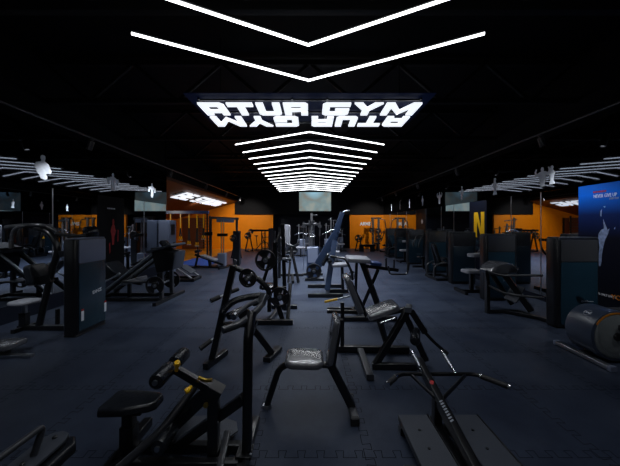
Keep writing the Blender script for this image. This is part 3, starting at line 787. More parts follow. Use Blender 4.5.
P('lever_arm', M['frame'], o, lambda b: b.tube([(-.56, 5.2, 1.55), (-.70, 5.05, 1.15), (-.84, 4.98, .70)], .03, 12, .1))
P('loading_peg', M['steel'], o, lambda b: b.cyl((-.79, 4.84, 1.09), (-.74, 5.3, 1.09), .022))
P('storage_peg', M['steel'], o, lambda b: b.cyl((-.54, 4.82, .46), (-.54, 5.3, .46), .022))
P('storage_peg', M['steel'], o, lambda b: b.cyl((-.54, 5.34, 1.06), (-.38, 5.36, 1.06), .022))
P('seat', M['vinyl'], o, lambda b: b.pad((-.80, 5.3, .56), (1, 0, 0), (0, 1, 0), .3, .34, .07, .07))
P('seat_post', M['frame'], o, lambda b: b.bar((-.78, 5.3, .08), (-.78, 5.3, .53), .07, .07))
G = 'weight plates on machines'
plate((-.785, 4.89, 1.09), (.1, 1, 0), .185, 'large plate high on the left peg of plate loaded machine', G)
plate((-.54, 4.88, .46), (0, 1, 0), .172, 'large plate low on the right peg of plate loaded machine', G)
plate((-.44, 5.36, 1.06), (.4, 1, 0), .075, 'tiny plate near the upright behind the large high plate', G)

# ------------------------------------------------------------------ 4 utility bench
o = thing('utility_bench', 'black utility bench with plastic wrapped seat and upright backrest, centre foreground', 'bench', (0, 2.6, 0))
P('front_leg', M['frame'], o, lambda b: b.tube([(-.41, 2.64, .02), (-.30, 2.62, .36), (-.22, 2.60, .425), (.16, 2.59, .42)], .030, 14, .12))
P('rear_leg', M['frame'], o, lambda b: b.bar((.17, 2.59, .44), (.37, 2.56, .06), .055, .07))
P('rear_foot', M['grey'], o, lambda b: b.bar((.37, 2.74, .035), (.375, 2.40, .035), .065, .065))
for y in (2.735, 2.40): P('foot_cap', M['grip'], o, lambda b: b.box((.335, y - .02, 0), (.41, y + .02, .072), .008))
P('foot_cap', M['steel'], o, lambda b: b.lathe([(.001, 0), (.045, 0), (.045, .012), (.036, .03), (.001, .03)], (-.412, 2.64, 0), (0, 0, 1), 18), 'pale metal foot cap')
P('seat', M['wrap'], o, lambda b: b.pad((-.06, 2.60, .475), (1, 0, -.03), (0, 1, 0), .345, .33, .065, .075, .024))
P('back_post', M['frame'], o, lambda b: b.bar((.19, 2.59, .38), (.27, 2.59, .84), .05, .06))
P('backrest', M['wrap'], o, lambda b: b.pad((.195, 2.59, .665), (0, 1, 0), (.18, 0, 1), .29, .42, .06, .05))

# ------------------------------------------------------------------ 5 leg extension, right of centre
o = thing('leg_extension_machine', 'black leg extension with tilted wrapped seat and A-frame, right of centre', 'gym machine', (.9, 3.5, 0))
P('base_beam', M['frame'], o, lambda b: b.bar((.36, 3.80, .045), (1.30, 3.76, .045), .07, .08))
P('base_beam', M['frame'], o, lambda b: b.bar((.72, 3.34, .04), (1.24, 3.32, .04), .06, .07))
P('cross_foot', M['grey'], o, lambda b: b.bar((.655, 3.84, .04), (.645, 3.08, .04), .08, .06))
P('seat', M['wrap'], o, lambda b: b.pad((.885, 3.56, .635), (1, 0, .36), (-.05, 1, 0), .40, .34, .075, .05, .022))
P('seat_frame', M['frame'], o, lambda b: b.bar((.70, 3.56, .525), (1.20, 3.54, .655), .06, .05))
P('backrest', M['wrap'], o, lambda b: b.pad((.53, 3.62, .83), (0, -1, 0), (-.40, 0, 1), .36, .50, .075, .05, .022))
P('back_post', M['frame'], o, lambda b: b.bar((.73, 3.60, .50), (.50, 3.62, .98), .06, .05))
P('front_strut', M['frame'], o, lambda b: b.bar((1.20, 3.50, .66), (.76, 3.34, .05), .055, .08))
P('rear_strut', M['frame'], o, lambda b: b.bar((1.16, 3.56, .63), (1.40, 3.44, .05), .055, .07))
P('seat_post', M['frame'], o, lambda b: b.bar((.85, 3.60, .55), (1.02, 3.76, .08), .06, .06))
P('side_grip', M['chrome'], o, lambda b: b.cyl((.82, 3.36, .535), (1.0, 3.35, .60), .013), 'chrome side grip')
pv = P('pivot_cap', M['steel'], o, lambda b: b.bar((1.18, 3.44, .665), (1.25, 3.60, .665), .07, .06))
la = P('lever_arm', M['frame'], o, lambda b: b.bar((1.23, 3.48, .65), (1.38, 3.42, .40), .05, .07))
P('lever_handle', M['frame'], o, lambda b: b.tube([(1.36, 3.42, .42), (1.47, 3.40, .30), (1.60, 3.36, .185)], .02, 12, .05))
P('end_cap', M['grip'], la, lambda b: b.cyl((1.575, 3.368, .207), (1.615, 3.355, .17), .026))
P('roller_pad', M['vinyl'], o, lambda b: b.roller((1.16, 3.16, .40), (1.28, 3.46, .40), .055))
# storage/handle part at its back
P('rear_post', M['frame'], o, lambda b: (b.bar((.42, 3.80, .04), (.42, 3.80, .66), .05, .05),))
P('rear_cross_bar', M['frame'], o, lambda b: b.bar((.22, 3.84, .53), (.64, 3.80, .53), .05, .05))
h = P('release_lever', M['steel'], o, lambda b: b.bar((.20, 3.84, .66), (.52, 3.80, .745), .028, .02), 'pale release lever')
P('lever_grip', M['yellow'], h, lambda b: b.bar((.185, 3.842, .656), (.36, 3.82, .702), .036, .028), 'yellow lever grip')

# ------------------------------------------------------------------ 6 T-bar row, right foreground
o = thing('t_bar_row_machine', 'black T-bar row with wide handlebar and two steel foot plates, foreground', 'gym machine', (1.05, 2.1, 0))
ba = P('lever_beam', M['frame'], o, lambda b: b.bar((1.02, 1.42, .10), (1.06, 2.78, .36), .06, .09))
P('beam_lettering', M['dimwhite'], ba, lambda b: [b.bar((1.018 + dx, 2.06 + k*.025, .2695 + k*.0048), (1.046 + dx, 2.075 + k*.025, .2724 + k*.0048), .013, .003) for k in range(8) for dx in (-.004, )], 'pale lettering')
P('beam_lettering', M['red'], ba, lambda b: b.bar((1.03, 2.42, .3395), (1.055, 2.46, .347), .03, .003))
hb = P('handlebar', M['frame'], o, lambda b: b.tube([(.667, 2.46, .315), (.82, 2.62, .32), (1.52, 2.62, .32), (1.69, 2.42, .318)], .018, 12, .06))
for q, p_ in (((.667, 2.46, .315), (.76, 2.56, .319)), ((1.69, 2.42, .318), (1.555, 2.58, .32))):
    P('grip', M['grip'], hb, lambda b: b.cyl(q, p_, .024, 14))
    d = (V(q) - V(p_)).normalized()
    P('end_cap', M['chrome'], hb, lambda b: b.cyl(V(q), V(q) + d*.018, .025, 14), 'chrome end cap')
    P('collar', M['chrome'], hb, lambda b: b.cyl(V(p_), V(p_) - d*.012, .025, 14), 'chrome collar')
P('handle_brace', M['frame'], o, lambda b: b.bar((.93, 2.61, .312), (1.03, 2.31, .275), .025, .03))
P('handle_brace', M['frame'], o, lambda b: b.bar((1.42, 2.61, .312), (1.09, 2.33, .275), .025, .03))
for x in (1.03, 1.33):
    h = P('close_grip', M['chrome'], o, lambda b: b.cyl((x + .01, 2.62, .325), (x - .02, 2.84, .44), .015), 'chrome close grip')
    P('grip_sleeve', M['steel'], h, lambda b: b.cyl((x + .002, 2.68, .356), (x - .015, 2.80, .418), .021, 14))
P('rest_post', M['frame'], o, lambda b: b.bar((1.035, 2.33, .03), (1.035, 2.33, .27), .06, .07))
for x0, x1 in ((.725, .965), (1.13, 1.38)):
    fp = P('foot_plate', M['deck'], o, lambda b: b.box((x0, 1.84, .108), (x1, 2.36, .12), .003))
    P('bolt', M['frame'], fp, lambda b: [b.cyl(((x0+x1)/2 - .01, y, .12), ((x0+x1)/2 - .01, y, .1235), .011, 10) for y in (2.0, 2.18)])
    P('plate_edge', M['frame'], fp, lambda b: (b.box((x1, 1.84, .07), (x1 + .012, 2.36, .126), .003), b.box((x0, 1.84, .07), (x0 + .01, 2.36, .107), .003)))
P('base_frame', M['frame'], o, lambda b: (b.bar((1.035, 1.36, .035), (1.035, 2.42, .035), .07, .07), b.bar((.72, 1.88, .035), (1.39, 1.88, .035), .06, .066), b.bar((.72, 2.30, .035), (1.39, 2.30, .035), .06, .066)))
P('rubber_foot', M['grip'], o, lambda b: b.box((.62, 1.84, 0), (.72, 1.93, .075), .012))
P('pivot_bracket', M['frame'], o, lambda b: (b.box((.965, 1.36, .07), (.98, 1.5, .16), .003), b.box((1.06, 1.36, .07), (1.075, 1.5, .16), .003)))

# ------------------------------------------------------------------ 7 low machine, bottom left corner
o = thing('sled_push_handle_machine', 'machine top with steel plate and bent grab handle, bottom left corner', 'gym machine', (-1.53, 1.4, 0))
A1 = V((-1.53, 1.73, .41)); A0 = V((-1.53, 1.15, .41)); dA = (A1 - A0).normalized(); sA = V((dA.y, -dA.x, 0))
L = (A1 - A0).length
tp = P('top_plate', M['deck'], o, lambda b: b.extr([(0, -.075), (L - .05, -.075), (L, -.05), (L + .02, 0), (L, .05), (L - .05, .075), (0, .075)], A0 + V((0, 0, .0)), dA, V((0, 0, 1)).cross(dA), .02, .004))
for k in (.45, .60, .93):
    P('bolt', M['frame'], tp, lambda b: b.lathe([(.001, 0), (.014, 0), (.013, .008), (.008, .012), (.001, .012)], A0 + dA * L * k + V((0, 0, .02)), (0, 0, 1), 10))
P('cushion', M['vinyl'], o, lambda b: b.extr([(0, -.11), (L - .02, -.11), (L + .04, -.06), (L + .04, .05), (L, .09), (0, .09)], A0 + V((0, 0, -.09)), dA, V((0, 0, 1)).cross(dA), .07, .02))
P('grab_handle', M['grey'], o, lambda b: b.tube([A1 - dA*.17 + V((0, 0, .02)), A1 - dA*.12 + V((.01, 0, .15)), A0 - dA*.1 + V((0, 0, .15))], .017, 12, .04))
P('support_post', M['frame'], o, lambda b: (b.bar(A0 + dA*.25 + V((0, 0, -.09)), V((A0.x, A0.y + .15, .0)), .09, .09), b.bar((-1.53, 1.15, .03), (-1.53, 1.62, .03), .08, .06)))

# ------------------------------------------------------------------ 8 back extension bench
o = thing('back_extension_bench', 'black back extension bench with grey hip pad, behind the leg extension', 'gym machine', (.9, 5.2, 0))
P('base_beam', M['frame'], o, lambda b: b.bar((.50, 5.02, .04), (1.52, 5.02, .04), .07, .08))
P('base_beam', M['frame'], o, lambda b: b.bar((.32, 5.58, .04), (1.05, 5.58, .04), .07, .08))
P('cross_beam', M['frame'], o, lambda b: b.bar((.95, 5.02, .045), (.80, 5.58, .045), .06, .07))
P('leaning_column', M['frame'], o, lambda b: b.bar((1.27, 5.1, .08), (.95, 5.25, 1.02), .11, .09))
P('brace', M['frame'], o, lambda b: b.bar((.94, 5.35, .08), (1.24, 5.22, .88), .05, .06))
P('rear_post', M['frame'], o, lambda b: b.bar((.86, 5.5, .08), (.86, 5.35, 1.0), .05, .06))
P('hip_pad', M['greyvinyl'], o, lambda b: b.pad((.86, 5.22, 1.07), (1, 0, -.06), (0, 1, .05), .42, .44, .075, .05, .022))
P('side_pad', M['bluevinyl'], o, lambda b: b.pad((1.19, 5.25, .99), (1, 0, -.12), (0, 1, 0), .20, .30, .06, .05, .02), 'dark blue pad')
P('handle_beam', M['frame'], o, lambda b: b.bar((1.0, 5.22, .945), (1.60, 5.2, .87), .06, .06))
P('u_handle', M['grey'], o, lambda b: b.tube([(1.38, 5.05, .97), (1.40, 5.05, .82), (1.72, 5.05, .82), (1.74, 5.05, 1.03)], .016, 10, .06))
P('grip', M['grip'], o, lambda b: b.cyl((1.73, 5.05, .9), (1.742, 5.05, 1.04), .022))
h = P('grip_post', M['grey'], o, lambda b: b.cyl((1.38, 5.2, .9), (1.38, 5.2, 1.08), .018))
P('grip_post', M['grey'], o, lambda b: b.cyl((1.54, 5.25, .86), (1.54, 5.25, 1.06), .018))
P('end_cap', M['chrome'], h, lambda b: b.cyl((1.38, 5.2, 1.08), (1.38, 5.2, 1.10), .02), 'chrome end cap')

# ------------------------------------------------------------------ 9 slate-blue lat machine
o = thing('lat_lever_machine', 'slate blue lever pulldown machine with long slanting arm, centre of hall', 'gym machine', (.4, 7.2, 0))
P('foot_bar', M['frame'], o, lambda b: b.bar((-.07, 6.66, .045), (.75, 6.66, .045), .09, .09))
P('foot_bar', M['frame'], o, lambda b: b.bar((-.09, 7.68, .045), (.90, 7.68, .045), .09, .09))
P('base_beam', M['frame'], o, lambda b: b.bar((.40, 6.66, .05), (.46, 7.68, .05), .08, .09))
P('base_beam', M['frame'], o, lambda b: b.bar((.42, 7.1, .05), (1.0, 7.1, .05), .08, .08))
P('main_column', M['blue'], o, lambda b: b.bar((.40, 7.0, .09), (.60, 7.2, 1.30), .13, .10))
P('lever_arm', M['blue'], o, lambda b: (b.bar((.04, 7.16, .52), (.62, 7.2, 1.50), .06, .15), b.bar((.60, 7.2, 1.46), (.80, 7.2, 2.02), .06, .12)))
P('lever_arm', M['blue'], o, lambda b: (b.bar((.16, 7.42, .52), (.70, 7.46, 1.44), .05, .11), b.bar((.69, 7.46, 1.40), (.84, 7.42, 2.0), .05, .10)))
P('top_handle', M['steel'], o, lambda b: b.tube([(.80, 7.2, 1.98), (.82, 7.2, 2.04), (.98, 7.2, 2.07)], .017, 10, .04))
P('inner_bar', M['chrome'], o, lambda b: b.tube([(.34, 7.3, 1.16), (.58, 7.3, 1.42), (.64, 7.3, 1.50)], .018, 10, .04))
P('seat', M['greyvinyl'], o, lambda b: b.pad((.72, 7.12, .70), (1, 0, .05), (0, 1, 0), .40, .36, .08, .06))
P('thigh_pad', M['vinyl'], o, lambda b: b.roller((.46, 6.9, .80), (.46, 7.3, .80), .06))
P('seat_post', M['frame'], o, lambda b: b.bar((.80, 7.12, .08), (.78, 7.12, .66), .07, .07))
P('front_strut', M['frame'], o, lambda b: b.tube([(.50, 7.1, .92), (.86, 7.0, .86), (1.0, 6.95, .55), (1.02, 6.95, .35)], .032, 10, .08))
P('chest_pad', M['vinyl'], o, lambda b: b.pad((.36, 7.1, .84), (0, 1, 0), (.5, 0, 1), .3, .34, .07, .06))
P('loading_peg', M['steel'], o, lambda b: b.cyl((.06, 6.9, .56), (.06, 7.4, .56), .024))
plate((.07, 6.98, .56), (0, 1, 0), .19, 'grey plate at foot of slate blue lever machine', G)
plate((1.02, 6.95, .47), (.3, 1, .1), .10, 'small plate right of the slate blue lever machine', G)

# ------------------------------------------------------------------ 10 central cable tower
o = thing('cable_tower', 'grey cable tower with chrome column in the middle of the hall', 'gym machine', (.04, 8.7, 0))
P('base_frame', M['frame'], o, lambda b: (b.bar((-.18, 8.62, .04), (.40, 8.62, .04), .08, .08), b.bar((.04, 8.6, .04), (.04, 9.6, .04), .08, .08), b.bar((-.3, 9.55, .04), (.40, 9.55, .04), .08, .08)))
sh = P('stack_shroud', M['blue'], o, lambda b: b.box((-.13, 8.62, .08), (.24, 8.86, 1.04), .03))
P('stack_window', M['cabinet'], sh, lambda b: b.box((-.10, 8.606, .55), (.21, 8.619, 1.0), .004))
P('column', M['steel'], o, lambda b: (b.bar((.02, 8.74, 1.0), (.02, 8.74, 2.06), .07, .07), b.cyl((.09, 8.74, 1.0), (.09, 8.74, 1.85), .014), b.cyl((-.06, 8.74, 1.0), (-.06, 8.74, 1.85), .014)), 'brushed column')
P('crown', M['grey'], o, lambda b: (b.bar((-.26, 8.72, 1.72), (.30, 8.72, 1.72), .06, .07), b.bar((.02, 8.5, 1.78), (.02, 9.5, 1.78), .06, .07), b.bar((.02, 8.74, 2.0), (.20, 8.74, 2.0), .04, .04)))
for x in (-.23, .27):
    P('pulley_arm', M['grey'], o, lambda b: (b.bar((x, 8.72, 1.80), (x, 8.72, 1.36), .05, .05), b.lathe([(.001, -.015), (.06, -.015), (.05, 0), (.06, .015), (.001, .015)], (x, 8.68, 1.66), (0, 1, 0), 16)))
    P('cable', M['steel'], o, lambda b: b.cyl((x, 8.68, 1.36), (x, 8.68, .3), .005, 6))
P('pull_handle', M['chrome'], o, lambda b: b.tube([(.06, 8.60, 1.5), (-.02, 8.60, 1.36), (.14, 8.60, 1.36), (.06, 8.60, 1.5)], .012, 8, .02))
P('seat', M['vinyl'], o, lambda b: b.pad((.10, 9.25, .52), (1, 0, 0), (0, 1, 0), .36, .36, .08, .06))

# ------------------------------------------------------------------ 11 press machine left of the tower
o = thing('incline_press_machine', 'black incline press with tall grey backrest, left of the cable tower', 'gym machine', (-.6, 8.4, 0))
P('front_leg', M['frame'], o, lambda b: b.bar((-.36, 8.2, .03), (-.60, 8.5, 1.04), .06, .07))
P('front_leg', M['frame'], o, lambda b: b.bar((-.66, 8.2, .03), (-.58, 8.5, 1.02), .06, .07))
P('base_beam', M['frame'], o, lambda b: (b.bar((-.52, 8.2, .04), (-.62, 9.4, .04), .07, .08), b.bar((-1.0, 9.4, .04), (-.25, 9.4, .04), .07, .08)))
P('backrest', M['greyvinyl'], o, lambda b: b.pad((-.78, 8.7, 1.36), (.9, -.4, 0), (-.22, .1, 1), .30, .70, .08, .06))
P('upright', M['frame'], o, lambda b: b.bar((-.98, 8.8, .05), (-.98, 8.8, 1.62), .09, .09))
P('upright', M['frame'], o, lambda b: b.bar((-1.16, 8.9, .05), (-1.16, 8.9, 1.52), .08, .08))
P('press_arm', M['grey'], o, lambda b: b.tube([(-.95, 8.75, 1.30), (-.66, 8.55, 1.06), (-.45, 8.42, 1.08), (-.34, 8.36, 1.22)], .024, 10, .08))
P('press_arm', M['grey'], o, lambda b: b.tube([(-.95, 8.9, 1.26), (-.55, 8.9, 1.02), (-.36, 8.9, 1.1)], .024, 10, .08))
P('seat', M['vinyl'], o, lambda b: b.pad((-.62, 8.72, .86), (1, 0, 0), (0, 1, 0), .36, .34, .08, .06))
P('loading_peg', M['steel'], o, lambda b: b.cyl((-1.05, 8.62, .70), (-1.05, 9.0, .70), .024))
plate((-1.05, 8.68, .70), (0, 1, 0), .17, 'plate low on the incline press left of cable tower', G)

# ------------------------------------------------------------------ selectorised machines along the right wall
def weight_tower(o, logo=True):
    """shrouded stack: local x 0..0.74 (aisle to wall), y 0..0.24"""
    t = P('weight_tower', M['trim'], o, lambda b: b.extr(rrect(.74, .24, .07, 5), (.37, .12, .03), (1, 0, 0), (0, 1, 0), 1.45, .012, 2))
    P('lower_panel', M['shroud'], t, lambda b: b.extr(rrect(.60, 1.02, .02, 2), (.37, -.001, .58), (1, 0, 0), (0, 0, 1), .012, .004))
    P('upper_panel', M['cap'], t, lambda b: b.extr(rrect(.60, .36, .02, 2), (.37, -.001, 1.28), (1, 0, 0), (0, 0, 1), .014, .004))
    P('tower_lid', M['cap'], t, lambda b: b.extr(rrect(.72, .22, .06, 5), (.37, .12, 1.48), (1, 0, 0), (0, 1, 0), .018, .008))
    if logo:
        tx = text('DHZ', .045, (.40, -.0145, .44), (1, 0, 0), (0, 0, 1), M['dimwhite'], 'logo', t, 1.1)
        P('logo_strip', M['dimwhite'], t, lambda b: b.box((.50, -.0155, .447), (.60, -.0135, .457)), )
    P('base_foot', M['grip'], o, lambda b: b.box((.03, .02, 0), (.71, .22, .031), .008))
    return t
def body_press(o):
    o.location.x = -0.30   # stands a little towards the wall behind its tower
    P('base_frame', M['frame'], o, lambda b: (b.bar((.2, .24, .04), (.2, 1.35, .04), .07, .08), b.bar((-.35, 1.3, .04), (.5, 1.3, .04), .07, .08)))
    P('upright', M['frame'], o, lambda b: b.tube([(.2, .42, .06), (.2, .5, .9), (.15, .62, 1.42)], .04, 10, .12))
    P('seat_post', M['frame'], o, lambda b: b.bar((-.08, .9, .06), (-.08, .9, .42), .08, .08)); P('base_beam', M['frame'], o, lambda b: b.bar((-.08, .9, .04), (.2, .9, .04), .07, .07))
    P('seat', M['vinyl'], o, lambda b: b.pad((-.08, .9, .46), (1, 0, 0), (0, 1, 0), .42, .36, .08, .08))
    P('backrest', M['vinyl'], o, lambda b: b.pad((.12, .9, .86), (0, -1, 0), (.18, 0, 1), .30, .62, .08, .08))
    for y in (.62, 1.18):
        h = P('press_arm', M['grey'], o, lambda b: b.tube([(.14, y, 1.34), (-.22, y, 1.28), (-.34, y, 1.02), (-.36, y, .86)], .024, 10, .1))
        P('grip', M['grip'], h, lambda b: b.cyl((-.35, y, .98), (-.361, y, .85), .03))
    P('top_beam', M['frame'], o, lambda b: b.bar((.15, .58, 1.36), (.15, 1.22, 1.36), .06, .06))
    P('back_post', M['frame'], o, lambda b: b.bar((.2, .9, .06), (.22, .9, 1.1), .06, .06))
def body_row(o):
    o.location.x = -0.42   # stands a little towards the wall behind its tower
    P('base_frame', M['frame'], o, lambda b: (b.bar((.1, .24, .04), (.1, 1.2, .04), .07, .08), b.bar((-.55, .75, .04), (.1, .75, .04), .07, .08), b.bar((-.55, .5, .04), (-.55, 1.05, .04), .07, .08)))
    P('seat_post', M['frame'], o, lambda b: b.bar((-.30, .75, .06), (-.30, .75, .50), .08, .08))
    P('seat', M['greyvinyl'], o, lambda b: b.pad((-.30, .75, .54), (1, 0, 0), (0, 1, 0), .40, .36, .08, .08))
    P('chest_post', M['frame'], o, lambda b: b.tube([(.0, .75, .06), (.0, .75, .7), (-.06, .75, .94)], .035, 10, .1))
    P('chest_pad', M['greyvinyl'], o, lambda b: b.pad((-.26, .62, .96), (1, .1, .04), (0, 1, 0), .36, .26, .08, .08))
    for y in (.52, 1.0):
        h = P('pull_arm', M['grey'], o, lambda b: b.tube([(.12, y, 1.30), (.10, y, 1.1), (-.02, y, .92), (-.22, y, .90)], .024, 10, .12))
        P('grip', M['grip'], h, lambda b: b.cyl((-.1, y, .905), (-.24, y, .899), .03))
    P('upright', M['frame'], o, lambda b: b.bar((.12, .6, .06), (.12, .6, 1.34), .07, .07)); P('top_beam', M['frame'], o, lambda b: b.bar((.12, .5, 1.32), (.12, 1.03, 1.32), .06, .06))
def body_recline(o):
    o.location.x = -0.22   # stands a little towards the wall behind its tower
    P('base_frame', M['frame'], o, lambda b: (b.bar((.1, .24, .04), (.1, 1.3, .04), .06, .08), b.bar((-.42, .45, .04), (-.42, 1.3, .04), .06, .08), b.bar((-.42, .45, .04), (.1, .45, .04), .06, .08), b.bar((-.42, 1.3, .04), (.1, 1.3, .04), .06, .08)))
    P('seat', M['vinyl'], o, lambda b: b.pad((-.12, .85, .46), (1, 0, .05), (0, 1, 0), .46, .40, .09, .08))
    P('backrest', M['vinyl'], o, lambda b: b.pad((-.30, .80, .82), (.2, 1, 0), (-.30, .05, 1), .34, .62, .10, .10))
    P('seat_frame', M['frame'], o, lambda b: (b.bar((-.34, .85, .06), (-.30, .85, .44), .07, .07), b.bar((-.3, .85, .42), (.1, .85, .40), .06, .06), b.bar((.1, .85, .06), (.1, .85, .40), .06, .06)))
    P('back_frame', M['frame'], o, lambda b: b.bar((-.26, .86, .40), (-.40, .92, 1.05), .05, .05))
    for y in (.58, 1.14):
        P('side_rail', M['grey'], o, lambda b: b.tube([(-.45, y, .10), (-.45, y, .42), (-.2, y, .55), (.12, y, .50)], .02, 10, .1))
    ro = P('roller_pad', M['vinyl'], o, lambda b: b.roller((.02, .55, .62), (.02, 1.15, .62), .055))
    P('lever_arm', M['grey'], o, lambda b: b.tube([(.16, .5, .95), (.12, .5, .7), (.02, .52, .62)], .022, 10, .08))
def sel_machine(name, label, body, grp='machines with dark weight towers along the right wall'):
    o = thing(name, label, 'gym machine', (0, 0, 0), grp)
    weight_tower(o); n0 = len(o.children)
    body(o)
    o.location = (0, 0, 0)
    return o
def leg_press_body(o):
    # rounded hood seat with curved guard rails reaching out to the aisle
    P('base_frame', M['frame'], o, lambda b: (b.bar((-.60, .84, .035), (-.02, .84, .035), .05, .06), b.bar((-.28, .84, .035), (.14, .36, .035), .06, .06), b.bar((-.02, .84, .035), (.12, .26, .035), .06, .06)))
    P('front_post', M['frame'], o, lambda b: b.bar((-.60, .84, .0), (-.60, .84, .62), .065, .08))
    P('guard_rail', M['grey'], o, lambda b: b.tube([(-.62, .84, .80), (-.40, .76, .735), (-.12, .72, .745), (.02, .30, .82)], .022, 12, .2))
    P('guard_rail', M['grey'], o, lambda b: b.tube([(-.61, .84, .55), (-.46, .62, .44), (-.22, .58, .40), (.02, .26, .44)], .022, 12, .2))
    P('post_top', M['frame'], o, lambda b: b.bar((-.60, .84, .58), (-.63, .84, .82), .05, .05))
    P('hood_seat', M['wrap'], o, lambda b: b.extr([(-.26, 0), (-.20, .10), (-.08, .17), (.06, .18), (.18, .14), (.28, .04), (.24, -.04), (-.22, -.06)], (-.28, 1.22, .80), (1, 0, .0), (0, 0, 1), .42, .05, 4))
    P('slanted_beam', M['frame'], o, lambda b: b.bar((-.22, 1.0, .80), (.14, .70, .08), .12, .10))
    P('slanted_beam', M['frame'], o, lambda b: b.bar((-.34, 1.20, .78), (.05, 1.10, .10), .08, .08))
    P('foot_platform', M['deck'], o, lambda b: b.pad((-.02, .92, .36), (0, 1, 0), (.6, 0, 1), .34, .34, .025, .02, .006))
    P('rear_post', M['frame'], o, lambda b: b.bar((-.36, 1.24, .0), (-.36, 1.24, .76), .07, .07))
TX = 4.01
o = sel_machine('leg_press_machine', 'nearest right wall machine with dark tower and curved guard rails', leg_press_body); o.location = (TX, 4.63, 0)
pr = sel_machine('chest_press_machine', 'right wall machine with tower just before the second gap, fourth tower', body_press)
rw = sel_machine('row_machine', 'right wall machine with grey chest pad, second dark tower', body_row); rw.location = (3.90, 6.35, 0)
rc = sel_machine('recline_machine', 'right wall machine with leaning black backrest, third dark tower', body_recline); rc.location = (4.03, 8.15, 0)
pr.location = (4.12, 10.05, 0); pr['label'] = 'fourth dark tower machine from the front, along the right wall'
dup(rw, (4.16, 12.2, 0), 0, 'fifth dark tower machine from the front, along the right wall')
dup(rc, (4.28, 14.3, 0), 0, 'sixth dark tower machine from the front, along the right wall')
dup(pr, (4.38, 16.5, 0), 0, 'farthest dark tower machine on the right, by the orange wall')

# ------------------------------------------------------------------ left machine with its tower turned to the aisle
o = thing('pec_machine', 'nearest left machine with large dark blue tower and small round seat', 'gym machine', (-4.2, 4.6, 0))
t = P('weight_tower', M['trim'], o, lambda b: b.extr(rrect(.22, .64, .06, 5), (-3.64, 4.575, .03), (1, 0, 0), (0, 1, 0), 1.45, .012, 2))
P('upper_panel', M['cabinet'], t, lambda b: b.extr(rrect(.55, .36, .02, 2), (-3.532, 4.575, 1.29), (0, 1, 0), (0, 0, 1), .014, .004), 'pale grey upper panel')
P('lower_panel', M['shroud'], t, lambda b: b.extr(rrect(.55, 1.02, .02, 2), (-3.532, 4.575, .59), (0, 1, 0), (0, 0, 1), .012, .004))
P('tower_lid', M['cabinet'], t, lambda b: b.extr(rrect(.20, .62, .05, 5), (-3.64, 4.575, 1.48), (1, 0, 0), (0, 1, 0), .018, .008))
text('DHZ', .07, (-3.5185, 4.56, .585), (0, 1, .12), (0, -.12, 1), M['white'], 'logo', t, 1.3, bold=.002)
for y, z in ((4.36, .30), (4.84, .30)):
    P('warning_sticker', M['decal'], t, lambda b: b.extr(rrect(.05, .15, .006, 2), (-3.519, y, z), (0, 1, 0), (0, 0, 1), .0015), 'pale warning sticker')
    P('sticker_header', M['red'], t, lambda b: b.extr(rrect(.05, .03, .004, 1), (-3.519, y, z + .09), (0, 1, 0), (0, 0, 1), .0015), 'red sticker header')
P('base_foot', M['grip'], o, lambda b: b.box((-3.74, 4.27, 0), (-3.54, 4.88, .031), .008))
P('base_beam', M['frame'], o, lambda b: b.bar((-4.72, 4.58, .045), (-3.70, 4.58, .045), .08, .07))
P('cross_foot', M['frame'], o, lambda b: b.bar((-4.66, 4.42, .03), (-4.66, 4.78, .03), .07, .06))
sp_ = P('seat_post', M['frame'], o, lambda b: (b.bar((-4.64, 4.58, .06), (-4.64, 4.58, .28), .11, .09)))
P('seat_stem', M['steel'], sp_, lambda b: b.bar((-4.63, 4.58, .26), (-4.63, 4.58, .42), .06, .05))
P('seat', M['greyvinyl'], o, lambda b: b.pad((-4.63, 4.58, .455), (1, 0, 0), (0, 1, 0), .38, .36, .05, .15, .02))
P('leaning_column', M['frame'], o, lambda b: b.tube([(-4.40, 4.58, .06), (-4.22, 4.62, 1.0), (-4.12, 4.64, 1.32), (-4.30, 4.64, 1.60), (-4.52, 4.64, 1.66)], .048, 12, .25))
P('back_pad', M['vinyl'], o, lambda b: b.pad((-4.44, 4.58, .90), (0, -1, 0), (-.22, 0, 1), .30, .34, .12, .06))
P('pad_bracket', M['frame'], o, lambda b: b.bar((-4.38, 4.58, .80), (-4.22, 4.6, .84), .08, .14))
P('top_yoke', M['grey'], o, lambda b: b.tube([(-4.86, 4.50, 1.66), (-4.62, 4.56, 1.70), (-4.38, 4.66, 1.70), (-4.2, 4.7, 1.58)], .032, 12, .1))
for y in (4.36, 4.86):
    h = P('swing_arm', M['grey'], o, lambda b: b.tube([(-4.36, 4.62, 1.68), (-4.44, y, 1.70), (-4.60, y, 1.62), (-4.62, y, 1.36)], .024, 12, .1))
    P('grip', M['grip'], h, lambda b: b.cyl((-4.617, y, 1.46), (-4.621, y, 1.34), .03))
P('counter_lever', M['grey'], o, lambda b: b.tube([(-4.22, 4.66, 1.56), (-4.0, 4.9, 1.50), (-3.9, 5.0, 1.54)], .03, 12, .1))
P('counter_weight', M['vinyl'], o, lambda b: b.roller((-3.94, 4.94, 1.55), (-3.86, 5.08, 1.57), .12))
P('cable_cover', M['trim'], o, lambda b: b.bar((-4.1, 4.64, 1.22), (-3.72, 4.6, 1.30), .08, .10))
P('foot_rest', M['frame'], o, lambda b: b.bar((-4.1, 4.58, .10), (-4.1, 4.58, .34), .05, .05))
P('warning_triangle', M['yellow'], o, lambda b: b.extr([(-.022, -.018), (.022, -.018), (0, .022)], (-4.33, 4.585, 1.50), (1, 0, 0), (0, 0, 1), .003), 'yellow warning triangle')

